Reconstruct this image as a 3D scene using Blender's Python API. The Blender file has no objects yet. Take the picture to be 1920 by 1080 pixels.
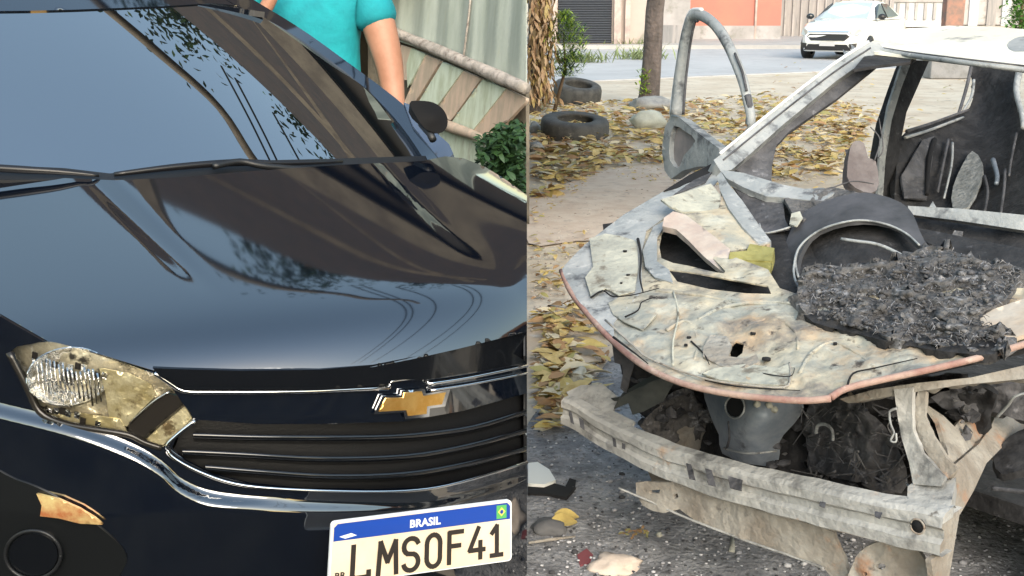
import bpy, bmesh, math, random
from mathutils import Vector, Matrix, noise
from mathutils.geometry import delaunay_2d_cdt
R = math.radians
rnd = random.Random(7)
scene = bpy.context.scene
COL = scene.collection

# ------------------------------------------------------------ camera, sky, sun, exposure
H = 1.5
FOC = 2200.0
CX, CY = 988.0, 540.0
PITCH = math.atan(CY / FOC)
cd = bpy.data.cameras.new('camera')
cam = bpy.data.objects.new('camera', cd)
COL.objects.link(cam)
cam.location = (0, 0, H)
cam.rotation_euler = (R(90) - PITCH, 0, 0)
cd.sensor_width = 36
cd.lens = FOC / 1920 * 36
cd.shift_x = -(CX - 960) / 1920
cd.clip_start = 0.05
cd.clip_end = 2000
scene.camera = cam

SUN_EL, SUN_AZ = R(29), R(166)      # azimuth clockwise from +Y
w = bpy.data.worlds.new('World')
scene.world = w
w.use_nodes = True
nt = w.node_tree
for n in list(nt.nodes): nt.nodes.remove(n)
sky = nt.nodes.new('ShaderNodeTexSky')
sky.sky_type = 'NISHITA'
sky.sun_disc = False
sky.sun_elevation = SUN_EL
sky.sun_rotation = SUN_AZ
sky.altitude = 0
sky.air_density = 2.0
sky.dust_density = 1.8
sky.ozone_density = 1.0
bg = nt.nodes.new('ShaderNodeBackground')
bg.inputs['Strength'].default_value = 0.15
wo = nt.nodes.new('ShaderNodeOutputWorld')
nt.links.new(sky.outputs[0], bg.inputs[0])
nt.links.new(bg.outputs[0], wo.inputs[0])
sd = bpy.data.lights.new('sun', 'SUN')
sd.energy = 1.9
sd.angle = R(45)
sd.color = (1, .94, .85)
sun = bpy.data.objects.new('sun', sd)
COL.objects.link(sun)
sun.rotation_euler = (R(90) - SUN_EL, 0, -SUN_AZ + R(180))
sun.location = (0, 0, 30)
vs = scene.view_settings
vs.view_transform = 'Standard'
vs.look = 'None'
vs.exposure = 1.0
vs.gamma = 1

# ------------------------------------------------------------ helpers: rays and frames
FW = Vector((0, math.cos(PITCH), -math.sin(PITCH)))
UP = Vector((0, math.sin(PITCH), math.cos(PITCH)))
RT = Vector((1, 0, 0))
C0 = Vector((0, 0, H))
def ray(px, py): return FW + RT * ((px - CX) / FOC) + UP * ((CY - py) / FOC)
def atd(px, py, d): return C0 + ray(px, py) * d
def atz(px, py, z):
    r = ray(px, py)
    return C0 + r * ((z - H) / r.z)
def atw(px, py, y):                     # world distance y
    r = ray(px, py)
    return C0 + r * (y / r.y)
class Frame:
    def __init__(s, x, y, yaw):
        s.o = Vector((x, y, 0)); s.c, s.s = math.cos(yaw), math.sin(yaw)
        s.ax = Vector((s.c, s.s, 0)); s.ay = Vector((-s.s, s.c, 0))
    def w(s, X, Y, Z): return s.o + s.ax * X + s.ay * Y + Vector((0, 0, Z))
    def l(s, p):
        q = p - s.o
        return q.dot(s.ax), q.dot(s.ay), q.z
    def x(s, px, py, X):
        r = ray(px, py); return C0 + r * ((X - (C0 - s.o).dot(s.ax)) / r.dot(s.ax))
    def y(s, px, py, Y):
        r = ray(px, py); return C0 + r * ((Y - (C0 - s.o).dot(s.ay)) / r.dot(s.ay))
    def k(s, px, py, X, Y, Z):          # on the pixel's ray, as far away as the car point X,Y,Z
        return atd(px, py, (s.w(X, Y, Z) - C0).dot(FW))
    def hit(s, F, d0=1.0, d1=7.0, n=90):
        def f(px, py):
            r = ray(px, py)
            pd, pv = d0, F(*s.l(C0 + r * d0)); bd, bv = pd, abs(pv)
            for i in range(1, n + 1):
                d = d0 + (d1 - d0) * i / n
                v = F(*s.l(C0 + r * d))
                if abs(v) < bv: bd, bv = d, abs(v)
                if (v > 0) != (pv > 0):
                    a, b, va = pd, d, pv
                    for _ in range(28):
                        m = (a + b) / 2; vm = F(*s.l(C0 + r * m))
                        if (vm > 0) == (va > 0): a, va = m, vm
                        else: b = m
                    return C0 + r * ((a + b) / 2)
                pd, pv = d, v
            return C0 + r * bd
        return f
def sst(a, b, x):
    t = min(1, max(0, (x - a) / (b - a))); return t * t * (3 - 2 * t)
def lerp_line(pts, x):
    if x <= pts[0][0]: return pts[0][1]
    for (a, b), (c, d) in zip(pts, pts[1:]):
        if x <= c: return b + (d - b) * (x - a) / (c - a)
    return pts[-1][1]
def tps(ctrl):
    """smooth depth over the picture from control points (px,py,Point)"""
    import numpy as np
    P = np.array([(c[0] / 500., c[1] / 500.) for c in ctrl])
    D = np.array([(c[2] - C0).dot(FW) for c in ctrl])
    n = len(ctrl)
    def U(r2): return np.where(r2 > 1e-12, r2 * np.log(np.maximum(r2, 1e-12)), 0)
    K = U(((P[:, None] - P[None]) ** 2).sum(-1)) + np.eye(n) * 1e-4
    A = np.zeros((n + 3, n + 3)); A[:n, :n] = K; A[:n, n] = 1; A[:n, n + 1:] = P; A[n, :n] = 1; A[n + 1:, :n] = P.T
    b = np.zeros(n + 3); b[:n] = D
    A[n:, n:] += np.eye(3) * 1e-9
    s = np.linalg.solve(A, b)
    def f(px, py):
        q = np.array((px / 500., py / 500.))
        d = float(U(((P - q) ** 2).sum(-1)) @ s[:n] + s[n] + s[n + 1:] @ q)
        return atd(px, py, d)
    return f

# ------------------------------------------------------------ helpers: objects
ROOT = {}
def tag(o, label=None, cat=None, group=None, kind=None):
    if label: o['label'] = label
    if cat: o['category'] = cat
    if group: o['group'] = group
    if kind: o['kind'] = kind
    return o
def thing(name, label, cat, loc, group=None):
    o = bpy.data.objects.new(name, None); COL.objects.link(o)
    o.location = loc; o.empty_display_size = .1
    ROOT[o] = Vector(loc)
    return tag(o, label, cat, group)
def origin(o):
    return ROOT.get(o, Vector((0, 0, 0)))
def solidify(bm, t, off=-1):
    bm.normal_update(); bm.verts.index_update()
    fs = list(bm.faces); k0, k1 = (0, -t) if off < 0 else ((t, 0) if off > 0 else (t / 2, -t / 2))
    nrm = {v: v.normal.copy() for v in bm.verts}; src = {v: v.co.copy() for v in bm.verts}
    be = []
    for e in bm.edges:
        if len(e.link_faces) == 1:
            l = e.link_faces[0].loops
            for x in l:
                if x.edge == e: be.append((x.vert, x.link_loop_next.vert, e.link_faces[0].material_index)); break
    inn = {v: bm.verts.new(src[v] + nrm[v] * k1) for v in src}
    for f in fs:
        g = bm.faces.new([inn[v] for v in reversed(f.verts[:])]); g.material_index = f.material_index
    ra, rb = {}, {}
    for a, b, mi in be:
        for v in (a, b):
            if v not in ra: ra[v] = bm.verts.new(src[v] + nrm[v] * k0); rb[v] = bm.verts.new(src[v] + nrm[v] * k1)
        g = bm.faces.new((ra[b], ra[a], rb[a], rb[b])); g.material_index = mi
    for v in src: v.co = src[v] + nrm[v] * k0
def link(name, bm, mat, parent=None, smooth=True, base=None, thick=0, bevel=0, off=-1, recalc=False):
    """world-space bmesh -> one mesh object (origin at parent's base or at base)"""
    if recalc: bmesh.ops.recalc_face_normals(bm, faces=bm.faces)
    if thick: solidify(bm, thick, off)
    o0 = origin(parent) if parent else Vector(base or (0, 0, 0))
    for v in bm.verts: v.co -= o0
    me = bpy.data.meshes.new(name); bm.to_mesh(me); bm.free()
    for p in me.polygons: p.use_smooth = smooth
    mats = mat if isinstance(mat, (list, tuple)) else [mat]
    for m in mats: me.materials.append(m)
    o = bpy.data.objects.new(name, me); COL.objects.link(o)
    ROOT[o] = o0
    if parent: o.parent = parent
    else: o.location = o0
    if bevel:
        m = o.modifiers.new('bevel', 'BEVEL'); m.width = bevel; m.segments = 2; m.limit_method = 'ANGLE'
    return o
def smooth_poly(pts, n=4, closed=True):
    """Catmull-Rom through 2-D or 3-D points"""
    out = []; N = len(pts)
    rng = range(N) if closed else range(N - 1)
    for i in rng:
        g = (lambda j: pts[j % N]) if closed else (lambda j: pts[min(max(j, 0), N - 1)])
        p0, p1, p2, p3 = [g(i + k) for k in (-1, 0, 1, 2)]
        for j in range(n):
            t = j / n
            out.append(tuple(.5 * (2 * b + (c - a) * t + (2 * a - 5 * b + 4 * c - d) * t * t + (3 * b - a - 3 * c + d) * t ** 3) for a, b, c, d in zip(p0, p1, p2, p3)))
    if not closed: out.append(tuple(pts[-1]))
    return out
def inside(p, poly):
    x, y = p; c = False; j = len(poly) - 1
    for i in range(len(poly)):
        xi, yi = poly[i][:2]; xj, yj = poly[j][:2]
        if (yi > y) != (yj > y) and x < (xj - xi) * (y - yi) / (yj - yi) + xi: c = not c
        j = i
    return c
def resample(poly, step, closed=True):
    out = []
    n = len(poly)
    for i in range(n if closed else n - 1):
        a, b = poly[i], poly[(i + 1) % n]
        L = math.hypot(a[0] - b[0], a[1] - b[1]); k = max(1, int(L / step))
        for j in range(k): out.append((a[0] + (b[0] - a[0]) * j / k, a[1] + (b[1] - a[1]) * j / k))
    if not closed: out.append(tuple(poly[-1][:2]))
    return out
def patch_bm(outline, fn, step=10, holes=(), amp=0, freq=8, seed=0, edge=None, bm=None, mi=0, amp_fn=None):
    """a sheet whose outline is traced; fn gives every point its place in space"""
    edge = edge or step
    loops = [resample(outline, edge)] + [resample(h, edge) for h in holes]
    pts, edges = [], []
    for lp in loops:
        s = len(pts)
        pts += [Vector(p) for p in lp]
        edges += [(s + i, s + (i + 1) % len(lp)) for i in range(len(lp))]
    xs = [p[0] for p in loops[0]]; ys = [p[1] for p in loops[0]]
    rr = random.Random(seed)
    y = min(ys) + step * .5; row = 0
    allb = [p for lp in loops for p in lp]
    cell = {}
    for p in allb: cell.setdefault((int(p[0] // step), int(p[1] // step)), []).append(p)
    while y < max(ys):
        x = min(xs) + (step * .5 if row % 2 else 0)
        while x < max(xs):
            if inside((x, y), loops[0]) and not any(inside((x, y), h) for h in loops[1:]):
                cx, cy = int(x // step), int(y // step)
                if all(math.hypot(q[0] - x, q[1] - y) > step * .45 for i in (-1, 0, 1) for j in (-1, 0, 1) for q in cell.get((cx + i, cy + j), ())):
                    pts.append(Vector((x, y)))
            x += step
        y += step * .866; row += 1
    vv, ee, ff, _, _, _ = delaunay_2d_cdt(pts, edges, [], 0, 1e-4)
    own = bm is None
    if own: bm = bmesh.new()
    P3 = [fn(v[0], v[1]) for v in vv]
    if amp:
        so = Vector((seed * 3.1, seed * 1.7, 0))
        for i, p in enumerate(P3):
            a = amp if amp_fn is None else amp * amp_fn(vv[i][0], vv[i][1])
            q = p * freq + so
            dd = noise.noise(q) + .5 * noise.noise(q * 2.3) + .25 * noise.noise(q * 5.1)
            P3[i] = p + (p - C0).normalized() * (dd * a)
    bv = {}
    for f in ff:
        c = (sum(vv[i][0] for i in f) / len(f), sum(vv[i][1] for i in f) / len(f))
        if not inside(c, loops[0]) or any(inside(c, h) for h in loops[1:]): continue
        for i in f:
            if i not in bv: bv[i] = bm.verts.new(P3[i])
        try: fc = bm.faces.new([bv[i] for i in f])
        except ValueError: continue
        fc.normal_update()
        if fc.normal.dot(fc.calc_center_median() - C0) > 0: fc.normal_flip()
        fc.material_index = mi; fc.smooth = True
    return bm
def patch(name, outline, fn, mat, parent=None, step=10, holes=(), thick=.003, amp=0, freq=8, seed=0, edge=None, base=None, amp_fn=None, smooth=True):
    bm = patch_bm(outline, fn, step, holes, amp, freq, seed, edge, amp_fn=amp_fn)
    bmesh.ops.recalc_face_normals(bm, faces=bm.faces)
    s = sum(f.normal.dot(f.calc_center_median() - C0) for f in bm.faces)
    if s > 0: bmesh.ops.reverse_faces(bm, faces=bm.faces)
    return link(name, bm, mat, parent, thick=thick, base=base, smooth=smooth)
def tube_bm(bm, pts, r, n=8, cap=True, mi=0, flat=1.0, upv=None):
    pts = [Vector(p) for p in pts]
    rs = r if isinstance(r, (list, tuple)) else [r] * len(pts)
    rings = []
    up = Vector(upv) if upv else Vector((0, 0, 1))
    for i, p in enumerate(pts):
        t = (pts[min(i + 1, len(pts) - 1)] - pts[max(i - 1, 0)]).normalized()
        a = t.cross(up)
        if a.length < 1e-3: a = t.cross(Vector((1, 0, 0)))
        a.normalize(); b = a.cross(t).normalized()
        rings.append([bm.verts.new(p + (a * math.cos(k * 2 * math.pi / n) + b * math.sin(k * 2 * math.pi / n) * flat) * rs[i]) for k in range(n)])
    for A, B in zip(rings, rings[1:]):
        for k in range(n):
            f = bm.faces.new((A[k], A[(k + 1) % n], B[(k + 1) % n], B[k])); f.material_index = mi; f.smooth = True
    if cap:
        for rg in (rings[0][::-1], rings[-1]):
            f = bm.faces.new(rg); f.material_index = mi
    return bm
def tube(name, pts, r, mat, parent=None, n=8, smooth_n=0, flat=1.0, upv=None, base=None):
    if smooth_n: pts = [Vector(p) for p in smooth_poly([tuple(p) for p in pts], smooth_n, False)]
    if isinstance(r, (list, tuple)) and len(r) != len(pts):
        q = len(r) - 1
        r = [r[min(int(i / (len(pts) - 1) * q), q - 1)] * (1 - (i / (len(pts) - 1) * q - min(int(i / (len(pts) - 1) * q), q - 1))) + r[min(int(i / (len(pts) - 1) * q), q - 1) + 1] * (i / (len(pts) - 1) * q - min(int(i / (len(pts) - 1) * q), q - 1)) for i in range(len(pts))]
    return link(name, tube_bm(bmesh.new(), pts, r, n, flat=flat, upv=upv), mat, parent, base=base, recalc=True)
def box_bm(bm, c, s, rz=0, mi=0, rx=0, ry=0):
    M = Matrix.Translation(Vector(c)) @ Matrix.Rotation(rz, 4, 'Z') @ Matrix.Rotation(ry, 4, 'Y') @ Matrix.Rotation(rx, 4, 'X')
    vs_ = [bm.verts.new(M @ Vector((x * s[0] / 2, y * s[1] / 2, z * s[2] / 2))) for x in (-1, 1) for y in (-1, 1) for z in (-1, 1)]
    for q in ((0, 1, 3, 2), (4, 6, 7, 5), (0, 4, 5, 1), (2, 3, 7, 6), (0, 2, 6, 4), (1, 5, 7, 3)):
        f = bm.faces.new([vs_[i] for i in q]); f.material_index = mi; f.smooth = False
    return bm
def beam_bm(bm, a, b, wd, ht, up=(0, 0, 1), mi=0):
    """rectangular bar from a to b"""
    a, b = Vector(a), Vector(b); t = (b - a).normalized()
    s = t.cross(Vector(up)).normalized(); u = s.cross(t)
    V = [bm.verts.new(p + s * (x * wd / 2) + u * (z * ht / 2)) for p in (a, b) for x, z in ((-1, -1), (1, -1), (1, 1), (-1, 1))]
    for q in ((3, 2, 1, 0), (4, 5, 6, 7), (0, 1, 5, 4), (1, 2, 6, 5), (2, 3, 7, 6), (3, 0, 4, 7)):
        f = bm.faces.new([V[i] for i in q]); f.material_index = mi; f.smooth = False
    return bm
def rock_bm(bm, c, s, seed, sub=2, rough=.35, mi=0, rz=0):
    d = bmesh.new(); bmesh.ops.create_icosphere(d, subdivisions=sub, radius=1)
    M = Matrix.Translation(Vector(c)) @ Matrix.Rotation(rz, 4, 'Z')
    mp = {}
    for v in d.verts:
        k = 1 + rough * noise.noise(v.co * 1.3 + Vector((seed * 5.3, seed, 0))) + rough * .4 * noise.noise(v.co * 3.7 + Vector((seed, 0, 9)))
        mp[v] = bm.verts.new(M @ Vector((v.co.x * s[0] * k, v.co.y * s[1] * k, v.co.z * s[2] * k)))
    for f in d.faces:
        g = bm.faces.new([mp[v] for v in f.verts]); g.material_index = mi; g.smooth = True
    d.free(); return bm
def skin_body(name, joints, edges, mat, parent=None, root=0, sub=2, base=None):
    """continuous body from a skeleton: joints = [(pos, radius)]"""
    o0 = origin(parent) if parent else Vector(base or (0, 0, 0))
    me = bpy.data.meshes.new(name)
    me.from_pydata([tuple(Vector(p) - o0) for p, r in joints], edges, [])
    o = bpy.data.objects.new(name, me); COL.objects.link(o); ROOT[o] = o0
    if parent: o.parent = parent
    else: o.location = o0
    m = o.modifiers.new('skin', 'SKIN'); m.use_smooth_shade = True
    if not me.skin_vertices: me.attributes  # layer is made by the modifier
    sv = me.skin_vertices[0].data if me.skin_vertices else None
    return o, m, sv

# ------------------------------------------------------------ materials
def mat(name, col, rough=.6, metal=0, spec=.5, coat=0, col2=None, scale=5, amount=.5, bump=0, bscale=40, emit=None, ior=None, coat_r=.03, contrast=(.4, .6), layers=(), trans=0, dist=.01, stretch=None, rough2=None):
    m = bpy.data.materials.new(name); m.use_nodes = True
    nt = m.node_tree; N = nt.nodes; L = nt.links
    b = N['Principled BSDF']
    b.inputs['Base Color'].default_value = (*col, 1)
    b.inputs['Roughness'].default_value = rough
    b.inputs['Metallic'].default_value = metal
    b.inputs['Specular IOR Level'].default_value = spec
    b.inputs['Coat Weight'].default_value = coat
    b.inputs['Coat Roughness'].default_value = coat_r
    b.inputs['Transmission Weight'].default_value = trans
    if ior: b.inputs['IOR'].default_value = ior
    tc = N.new('ShaderNodeTexCoord')
    vec = tc.outputs['Object']
    if stretch:
        mp = N.new('ShaderNodeMapping'); mp.inputs['Scale'].default_value = stretch
        L.new(vec, mp.inputs['Vector']); vec = mp.outputs[0]
    cur = None
    lay = ([(col2, scale, contrast[0], contrast[1])] if col2 else []) + list(layers)
    for i, (c2, sc, lo, hi) in enumerate(lay):
        nz = N.new('ShaderNodeTexNoise'); nz.inputs['Scale'].default_value = sc
        nz.inputs['Detail'].default_value = 8; nz.inputs['Roughness'].default_value = .65
        ad = N.new('ShaderNodeVectorMath'); ad.operation = 'ADD'; ad.inputs[1].default_value = (i * 7.3, i * 3.1, i * 1.7)
        L.new(vec, ad.inputs[0]); L.new(ad.outputs[0], nz.inputs['Vector'])
        mr = N.new('ShaderNodeMapRange'); mr.inputs['From Min'].default_value = lo; mr.inputs['From Max'].default_value = hi
        L.new(nz.outputs['Fac'], mr.inputs['Value'])
        mx = N.new('ShaderNodeMix'); mx.data_type = 'RGBA'
        L.new(mr.outputs[0], mx.inputs['Factor'])
        if cur is None: mx.inputs[6].default_value = (*col, 1)
        else: L.new(cur, mx.inputs[6])
        mx.inputs[7].default_value = (*c2, 1)
        cur = mx.outputs[2]
        if rough2 is not None and i == 0:
            rr_ = N.new('ShaderNodeMapRange'); rr_.inputs['To Min'].default_value = rough; rr_.inputs['To Max'].default_value = rough2
            L.new(mr.outputs[0], rr_.inputs['Value']); L.new(rr_.outputs[0], b.inputs['Roughness'])
    if cur is not None: L.new(cur, b.inputs['Base Color'])
    if bump:
        nz = N.new('ShaderNodeTexNoise'); nz.inputs['Scale'].default_value = bscale; nz.inputs['Detail'].default_value = 6
        L.new(tc.outputs['Object'], nz.inputs['Vector'])
        bp = N.new('ShaderNodeBump'); bp.inputs['Strength'].default_value = bump; bp.inputs['Distance'].default_value = dist
        L.new(nz.outputs['Fac'], bp.inputs['Height']); L.new(bp.outputs[0], b.inputs['Normal'])
    return m
# ============================================================ THE BLACK CAR (left)
B = Frame(-.21, 2.363, .672)
M_paint = mat('black_paint', (.002, .004, .009), .05, spec=.5, coat=0, ior=2.8)
M_glass = mat('dark_glass', (.006, .008, .010), .01, spec=.5, ior=6)
M_plastic = mat('black_plastic', (.012, .013, .015), .45, bump=.1, bscale=300)
M_gloss2 = mat('satin_black', (.008, .009, .010), .3)
M_chrome = mat('chrome', (.80, .82, .86), .12, metal=1)
M_rubber = mat('rubber', (.010, .010, .012), .35)
car = thing('hatchback_car', 'glossy black hatchback seen close up with a gold emblem and a number plate', 'car', tuple(B.w(0, 1.9, 0)))

HOODFRONT = [(-40, 560), (0, 588), (90, 640), (190, 665), (286, 694), (330, 696), (450, 699), (600, 697), (700, 688), (780, 672), (860, 654), (988, 622)]
def yf(X): return .03 + .50 * X * X
def h_hood(X, Y):
    t = Y - yf(X)
    tt = max(t, -.06)
    z = .755 + .075 * (1 - math.exp(-tt / .05)) + .235 * tt
    z += .02 - .03 * (X / .7) ** 2 + .06 * sst(.35, .8, X) - .3 * max(-X - .66, 0) ** 1.6
    c = .30 + .11 * Y
    k = sst(.20, 1.1, Y)
    z -= .013 * k * sst(c - .008, c + .03, abs(X - (-.035 + .13 * Y)))
    z -= .013 * sst(.25, .85, Y) * math.exp(-((abs(X - (-.035 + .13 * Y)) - c) / .020) ** 2)
    return z
f_hood = B.hit(lambda X, Y, Z: Z - h_hood(X, Y))
hood_out = ([(-40, 335), (100, 333), (215, 338), (330, 333), (480, 320), (640, 309), (790, 302), (835, 293), (870, 297), (910, 313), (950, 338), (988, 366)]
            + HOODFRONT[::-1])
patch('hood', hood_out, f_hood, M_paint, car, step=6.5, edge=6, thick=.004)
def g_wind(X, Z): return 1.0 + .42 * X * X + (Z - 1.02) * 1.72 + .35 * (Z - 1.02) ** 2
f_wind = B.hit(lambda X, Y, Z: Y - g_wind(X, Z))
wind_out = [(-40, 312), (200, 330), (300, 322), (480, 306), (640, 303), (800, 300)] + smooth_poly([(800, 298), (755, 232), (690, 165), (600, 95), (520, 45), (440, 8)], 4, False) + [(400, -8), (200, -20), (-40, -20)]
patch('windshield', wind_out, f_wind, M_glass, car, step=12, edge=10, thick=.004)
# roof, pillar, cowl
def near(fn, off):
    return lambda px, py: (lambda p: p - (p - C0).normalized() * off)(fn(px, py))
pil_out = [(842, 296), (770, 208), (640, 108), (555, 48), (470, -4), (440, -30)]
pil_in = [(400, -30), (425, 0), (520, 47), (600, 99), (690, 170), (752, 236), (796, 300)]
f_pil = tps([(842, 296, B.k(842, 296, .76, 1.22, 1.0)), (796, 300, f_wind(796, 300)), (690, 165, f_wind(690, 165)), (520, 45, f_wind(520, 45)), (440, 8, f_wind(440, 8)),
             (770, 208, B.k(770, 208, .80, 1.55, 1.15)), (640, 108, B.k(640, 108, .76, 1.8, 1.3)), (470, -4, B.k(470, -4, .64, 2.1, 1.47)), (410, -30, f_wind(410, -30))])
patch('pillar', smooth_poly(pil_out, 4, False) + smooth_poly(pil_in, 4, False), near(f_pil, .012), M_paint, car, step=12, thick=.02)
roof_out = [(-40, 12), (60, 9), (200, 6), (330, 2), (410, -8), (440, -14), (400, -60), (-40, -60)]
f_roof = B.hit(lambda X, Y, Z: Z - (1.475 + .10 * (Y - 1.9) - .10 * (Y - 1.9) ** 2 - .09 * X * X))
bm = bmesh.new()      # the roof skin behind the windshield, full length
ny, nx = 14, 12
gr = []
for j in range(ny + 1):
    Y = 1.93 + 1.9 * j / ny; row = []
    for i in range(nx + 1):
        X = -.68 + (1.30) * i / nx
        p = B.w(X, Y, 1.505 + .05 * math.sin(math.pi * min(1, j / ny)) - .12 * X * X - .4 * max(0, j / ny - .6) ** 2)
        p.x = min(p.x, -.01); row.append(bm.verts.new(p))
    gr.append(row)
for j in range(ny):
    for i in range(nx): bm.faces.new((gr[j][i], gr[j][i + 1], gr[j + 1][i + 1], gr[j + 1][i]))
link('roof', bm, M_paint, car, thick=.02)
M_headliner = mat('windshield_header', (.10, .075, .06), .3, coat=.6, col2=(.30, .26, .22), scale=9)
patch('header_trim', [(-40, 21), (60, 20), (140, 18), (300, 12), (400, 6), (440, 10), (400, -14), (-40, -14)], near(f_wind, .010), M_paint, car, step=12, thick=.01)
patch('cowl', [(-40, 308), (120, 315), (205, 325), (330, 316), (480, 301), (640, 297), (800, 292), (838, 292), (830, 302), (640, 312), (480, 323), (330, 337), (200, 341), (100, 337), (-40, 338)],
      near(f_wind, .035), M_plastic, car, step=9, thick=.01)
tube('wiper', [near(f_wind, o)(x, y) for x, y, o in ((214, 327, .06), (330, 313, .07), (440, 305, .07), (540, 306, .07), (642, 303, .06))], [.006, .009, .010, .007, .004], M_rubber, car, smooth_n=4)
tube('wiper', [near(f_wind, o)(x, y) for x, y, o in ((-40, 313, .07), (40, 318, .07), (110, 322, .07), (186, 329, .06))], [.010, .010, .008, .004], M_rubber, car, smooth_n=4)
wa = tube('wiper_arm', [near(f_wind, .09)(x, y) for x, y in ((400, 312), (450, 303), (500, 312), (620, 322))], .009, M_plastic, car, smooth_n=4)
# mirror and side trim
mh = patch('side_mirror', smooth_poly([(768, 194), (788, 189), (812, 192), (830, 204), (839, 222), (837, 240), (824, 250), (806, 246), (792, 236)], 3), tps([(768, 194, atd(768, 194, 3.6)), (839, 222, atd(839, 222, 3.62)), (806, 246, atd(806, 246, 3.6)), (812, 190, atd(812, 190, 3.62)), (812, 220, atd(812, 220, 3.595))]), mat('mirror_shell', (.006, .006, .007), .7, spec=.15), car, step=7, thick=.06)
tube('mirror_stalk', [atd(790, 232, 3.66), atd(806, 250, 3.62), atd(812, 262, 3.6)], .012, M_plastic, mh)
M_trim = mat('silver_blue_trim', (.16, .20, .27), .25, metal=.6)
patch('pillar_trim', [(757, 192), (784, 202), (793, 226), (842, 270), (850, 288), (838, 299), (822, 296), (774, 236)], near(f_pil, .03), M_trim, car, step=8, thick=.015)
# front fascia
def g_fas(X, Z): return yf(X) + .012 + .22 * max(0, .50 - Z) + .5 * max(abs(X) - .55, 0) ** 1.5
hitf = B.hit(lambda X, Y, Z: Y - g_fas(X, Z))
LEDGE = smooth_poly([(-40, 762), (0, 773), (130, 806), (240, 846), (300, 880), (345, 918), (420, 942), (600, 954), (780, 952), (880, 932), (988, 900)], 8, False)
def f_fas(px, py):
    p = hitf(px, py)
    e = .026 * sst(-20, 14, py - lerp_line(LEDGE, px))
    t_ = py - lerp_line([(345, 733), (560, 735), (735, 727), (988, 690)], px)
    if px > 300: e += .006 * sst(300, 345, px) * (1 - sst(560, 800, px)) * max(0, min(1, t_ / 52)) * (1 - sst(56, 70, t_))
    return p - (p - C0).normalized() * e
gr_top = [(372, 787), (480, 795), (620, 795), (760, 790), (870, 770), (988, 737)]
gr_bot = [(988, 868), (870, 902), (800, 916), (700, 920), (560, 916), (470, 907), (400, 890), (345, 862), (322, 840), (330, 822)]
fog_hole = smooth_poly([(-20, 905), (30, 905), (120, 950), (200, 1003), (236, 1040), (225, 1075), (200, 1100), (-20, 1100)], 4)
fas_out = [(x, y + 5) for x, y in HOODFRONT] + [(988, 1110), (-40, 1110)]
HL = smooth_poly([(18, 660), (55, 646), (90, 641), (130, 650), (190, 668), (290, 701), (322, 728), (345, 760), (362, 785), (335, 812), (305, 838), (270, 828), (235, 812), (180, 803), (120, 792), (75, 770), (50, 722)], 2)
M_gloss = mat('gloss_black', (.005, .006, .008), .12, coat=.6)
patch('bumper', fas_out, f_fas, M_paint, car, step=6.5, edge=6.5, holes=[smooth_poly(gr_top + gr_bot, 1), HL], thick=.006)
# hood lip: the dark rolled edge below the hood
patch('hood_lip', [(x, y - 4) for x, y in HOODFRONT[4:]] + [(988, 680), (860, 702), (800, 712), (735, 712), (725, 722), (600, 731), (345, 731), (300, 706)], near(f_fas, .020), M_gloss, car, step=8, thick=.012)
M_grille = mat('grille_black', (.006, .0065, .008), .5, bump=.1, bscale=200)
grille = patch('grille', [(350, 780)] + [(x, y - 12) for x, y in gr_top] + [(988, 885)] + [(x, y + 12) for x, y in gr_bot], near(hitf, -.06), M_grille, car, step=14)
for k, line in enumerate([[(362, 812), (500, 816), (700, 816), (800, 810), (890, 797), (988, 768)],
                          [(342, 843), (450, 848), (600, 856), (760, 852), (880, 832), (988, 803)],
                          [(385, 872), (480, 880), (620, 889), (760, 885), (880, 865), (988, 837)]]):
    ln = smooth_poly(line, 4, False)
    bm = bmesh.new(); rows = []
    for x, y in ln:
        a, b = near(hitf, .004)(x, y), near(hitf, -.045)(x, y + 2)
        rows.append([bm.verts.new(q) for q in (a, a - Vector((0, 0, .009)), b - Vector((0, 0, .016)), b + Vector((0, 0, .004)))])
    for p, q in zip(rows, rows[1:]):
        for i in range(4): bm.faces.new((p[i], p[(i + 1) % 4], q[(i + 1) % 4], q[i]))
    link('slat', bm, M_gloss, grille, recalc=True)
def strip(name, line, wpx, m, parent, off=.010, fn=None, flat=.6):
    fn = fn or near(hitf, off)
    ln = smooth_poly(line, 4, False)
    pts = [fn(x, y) for x, y in ln]
    ws = [lerp_line([(a[0] if isinstance(a, tuple) else 0, 0) for a in ()] or [(0, 1), (1, 1)], 0)] and [wpx[0] + (wpx[1] - wpx[0]) * i / (len(ln) - 1) for i in range(len(ln))]
    rs = [w_ * (p - C0).dot(FW) / FOC / 2 for w_, p in zip(ws, pts)]
    return link(name, tube_bm(bmesh.new(), pts, rs, 10), m, parent, recalc=True)
strip('chrome_strip', [(290, 699), (318, 718), (345, 733), (400, 735), (560, 734), (728, 727)], (11, 9), M_chrome, car)
strip('chrome_strip', [(802, 720), (880, 708), (988, 686)], (8, 6), M_chrome, car)
strip('chrome_strip', [(808, 732), (880, 721), (988, 700)], (6, 4), M_chrome, car)
strip('chrome_strip', [(731, 728), (735, 714), (797, 709), (802, 721)], (6, 6), M_chrome, car, off=.010)
strip('chrome_surround', [(366, 789), (336, 812), (313, 836), (322, 856), (372, 884), (440, 907), (530, 917), (680, 922), (780, 919), (860, 905), (988, 867)], (7.5, 6.5), M_chrome, car)
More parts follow.
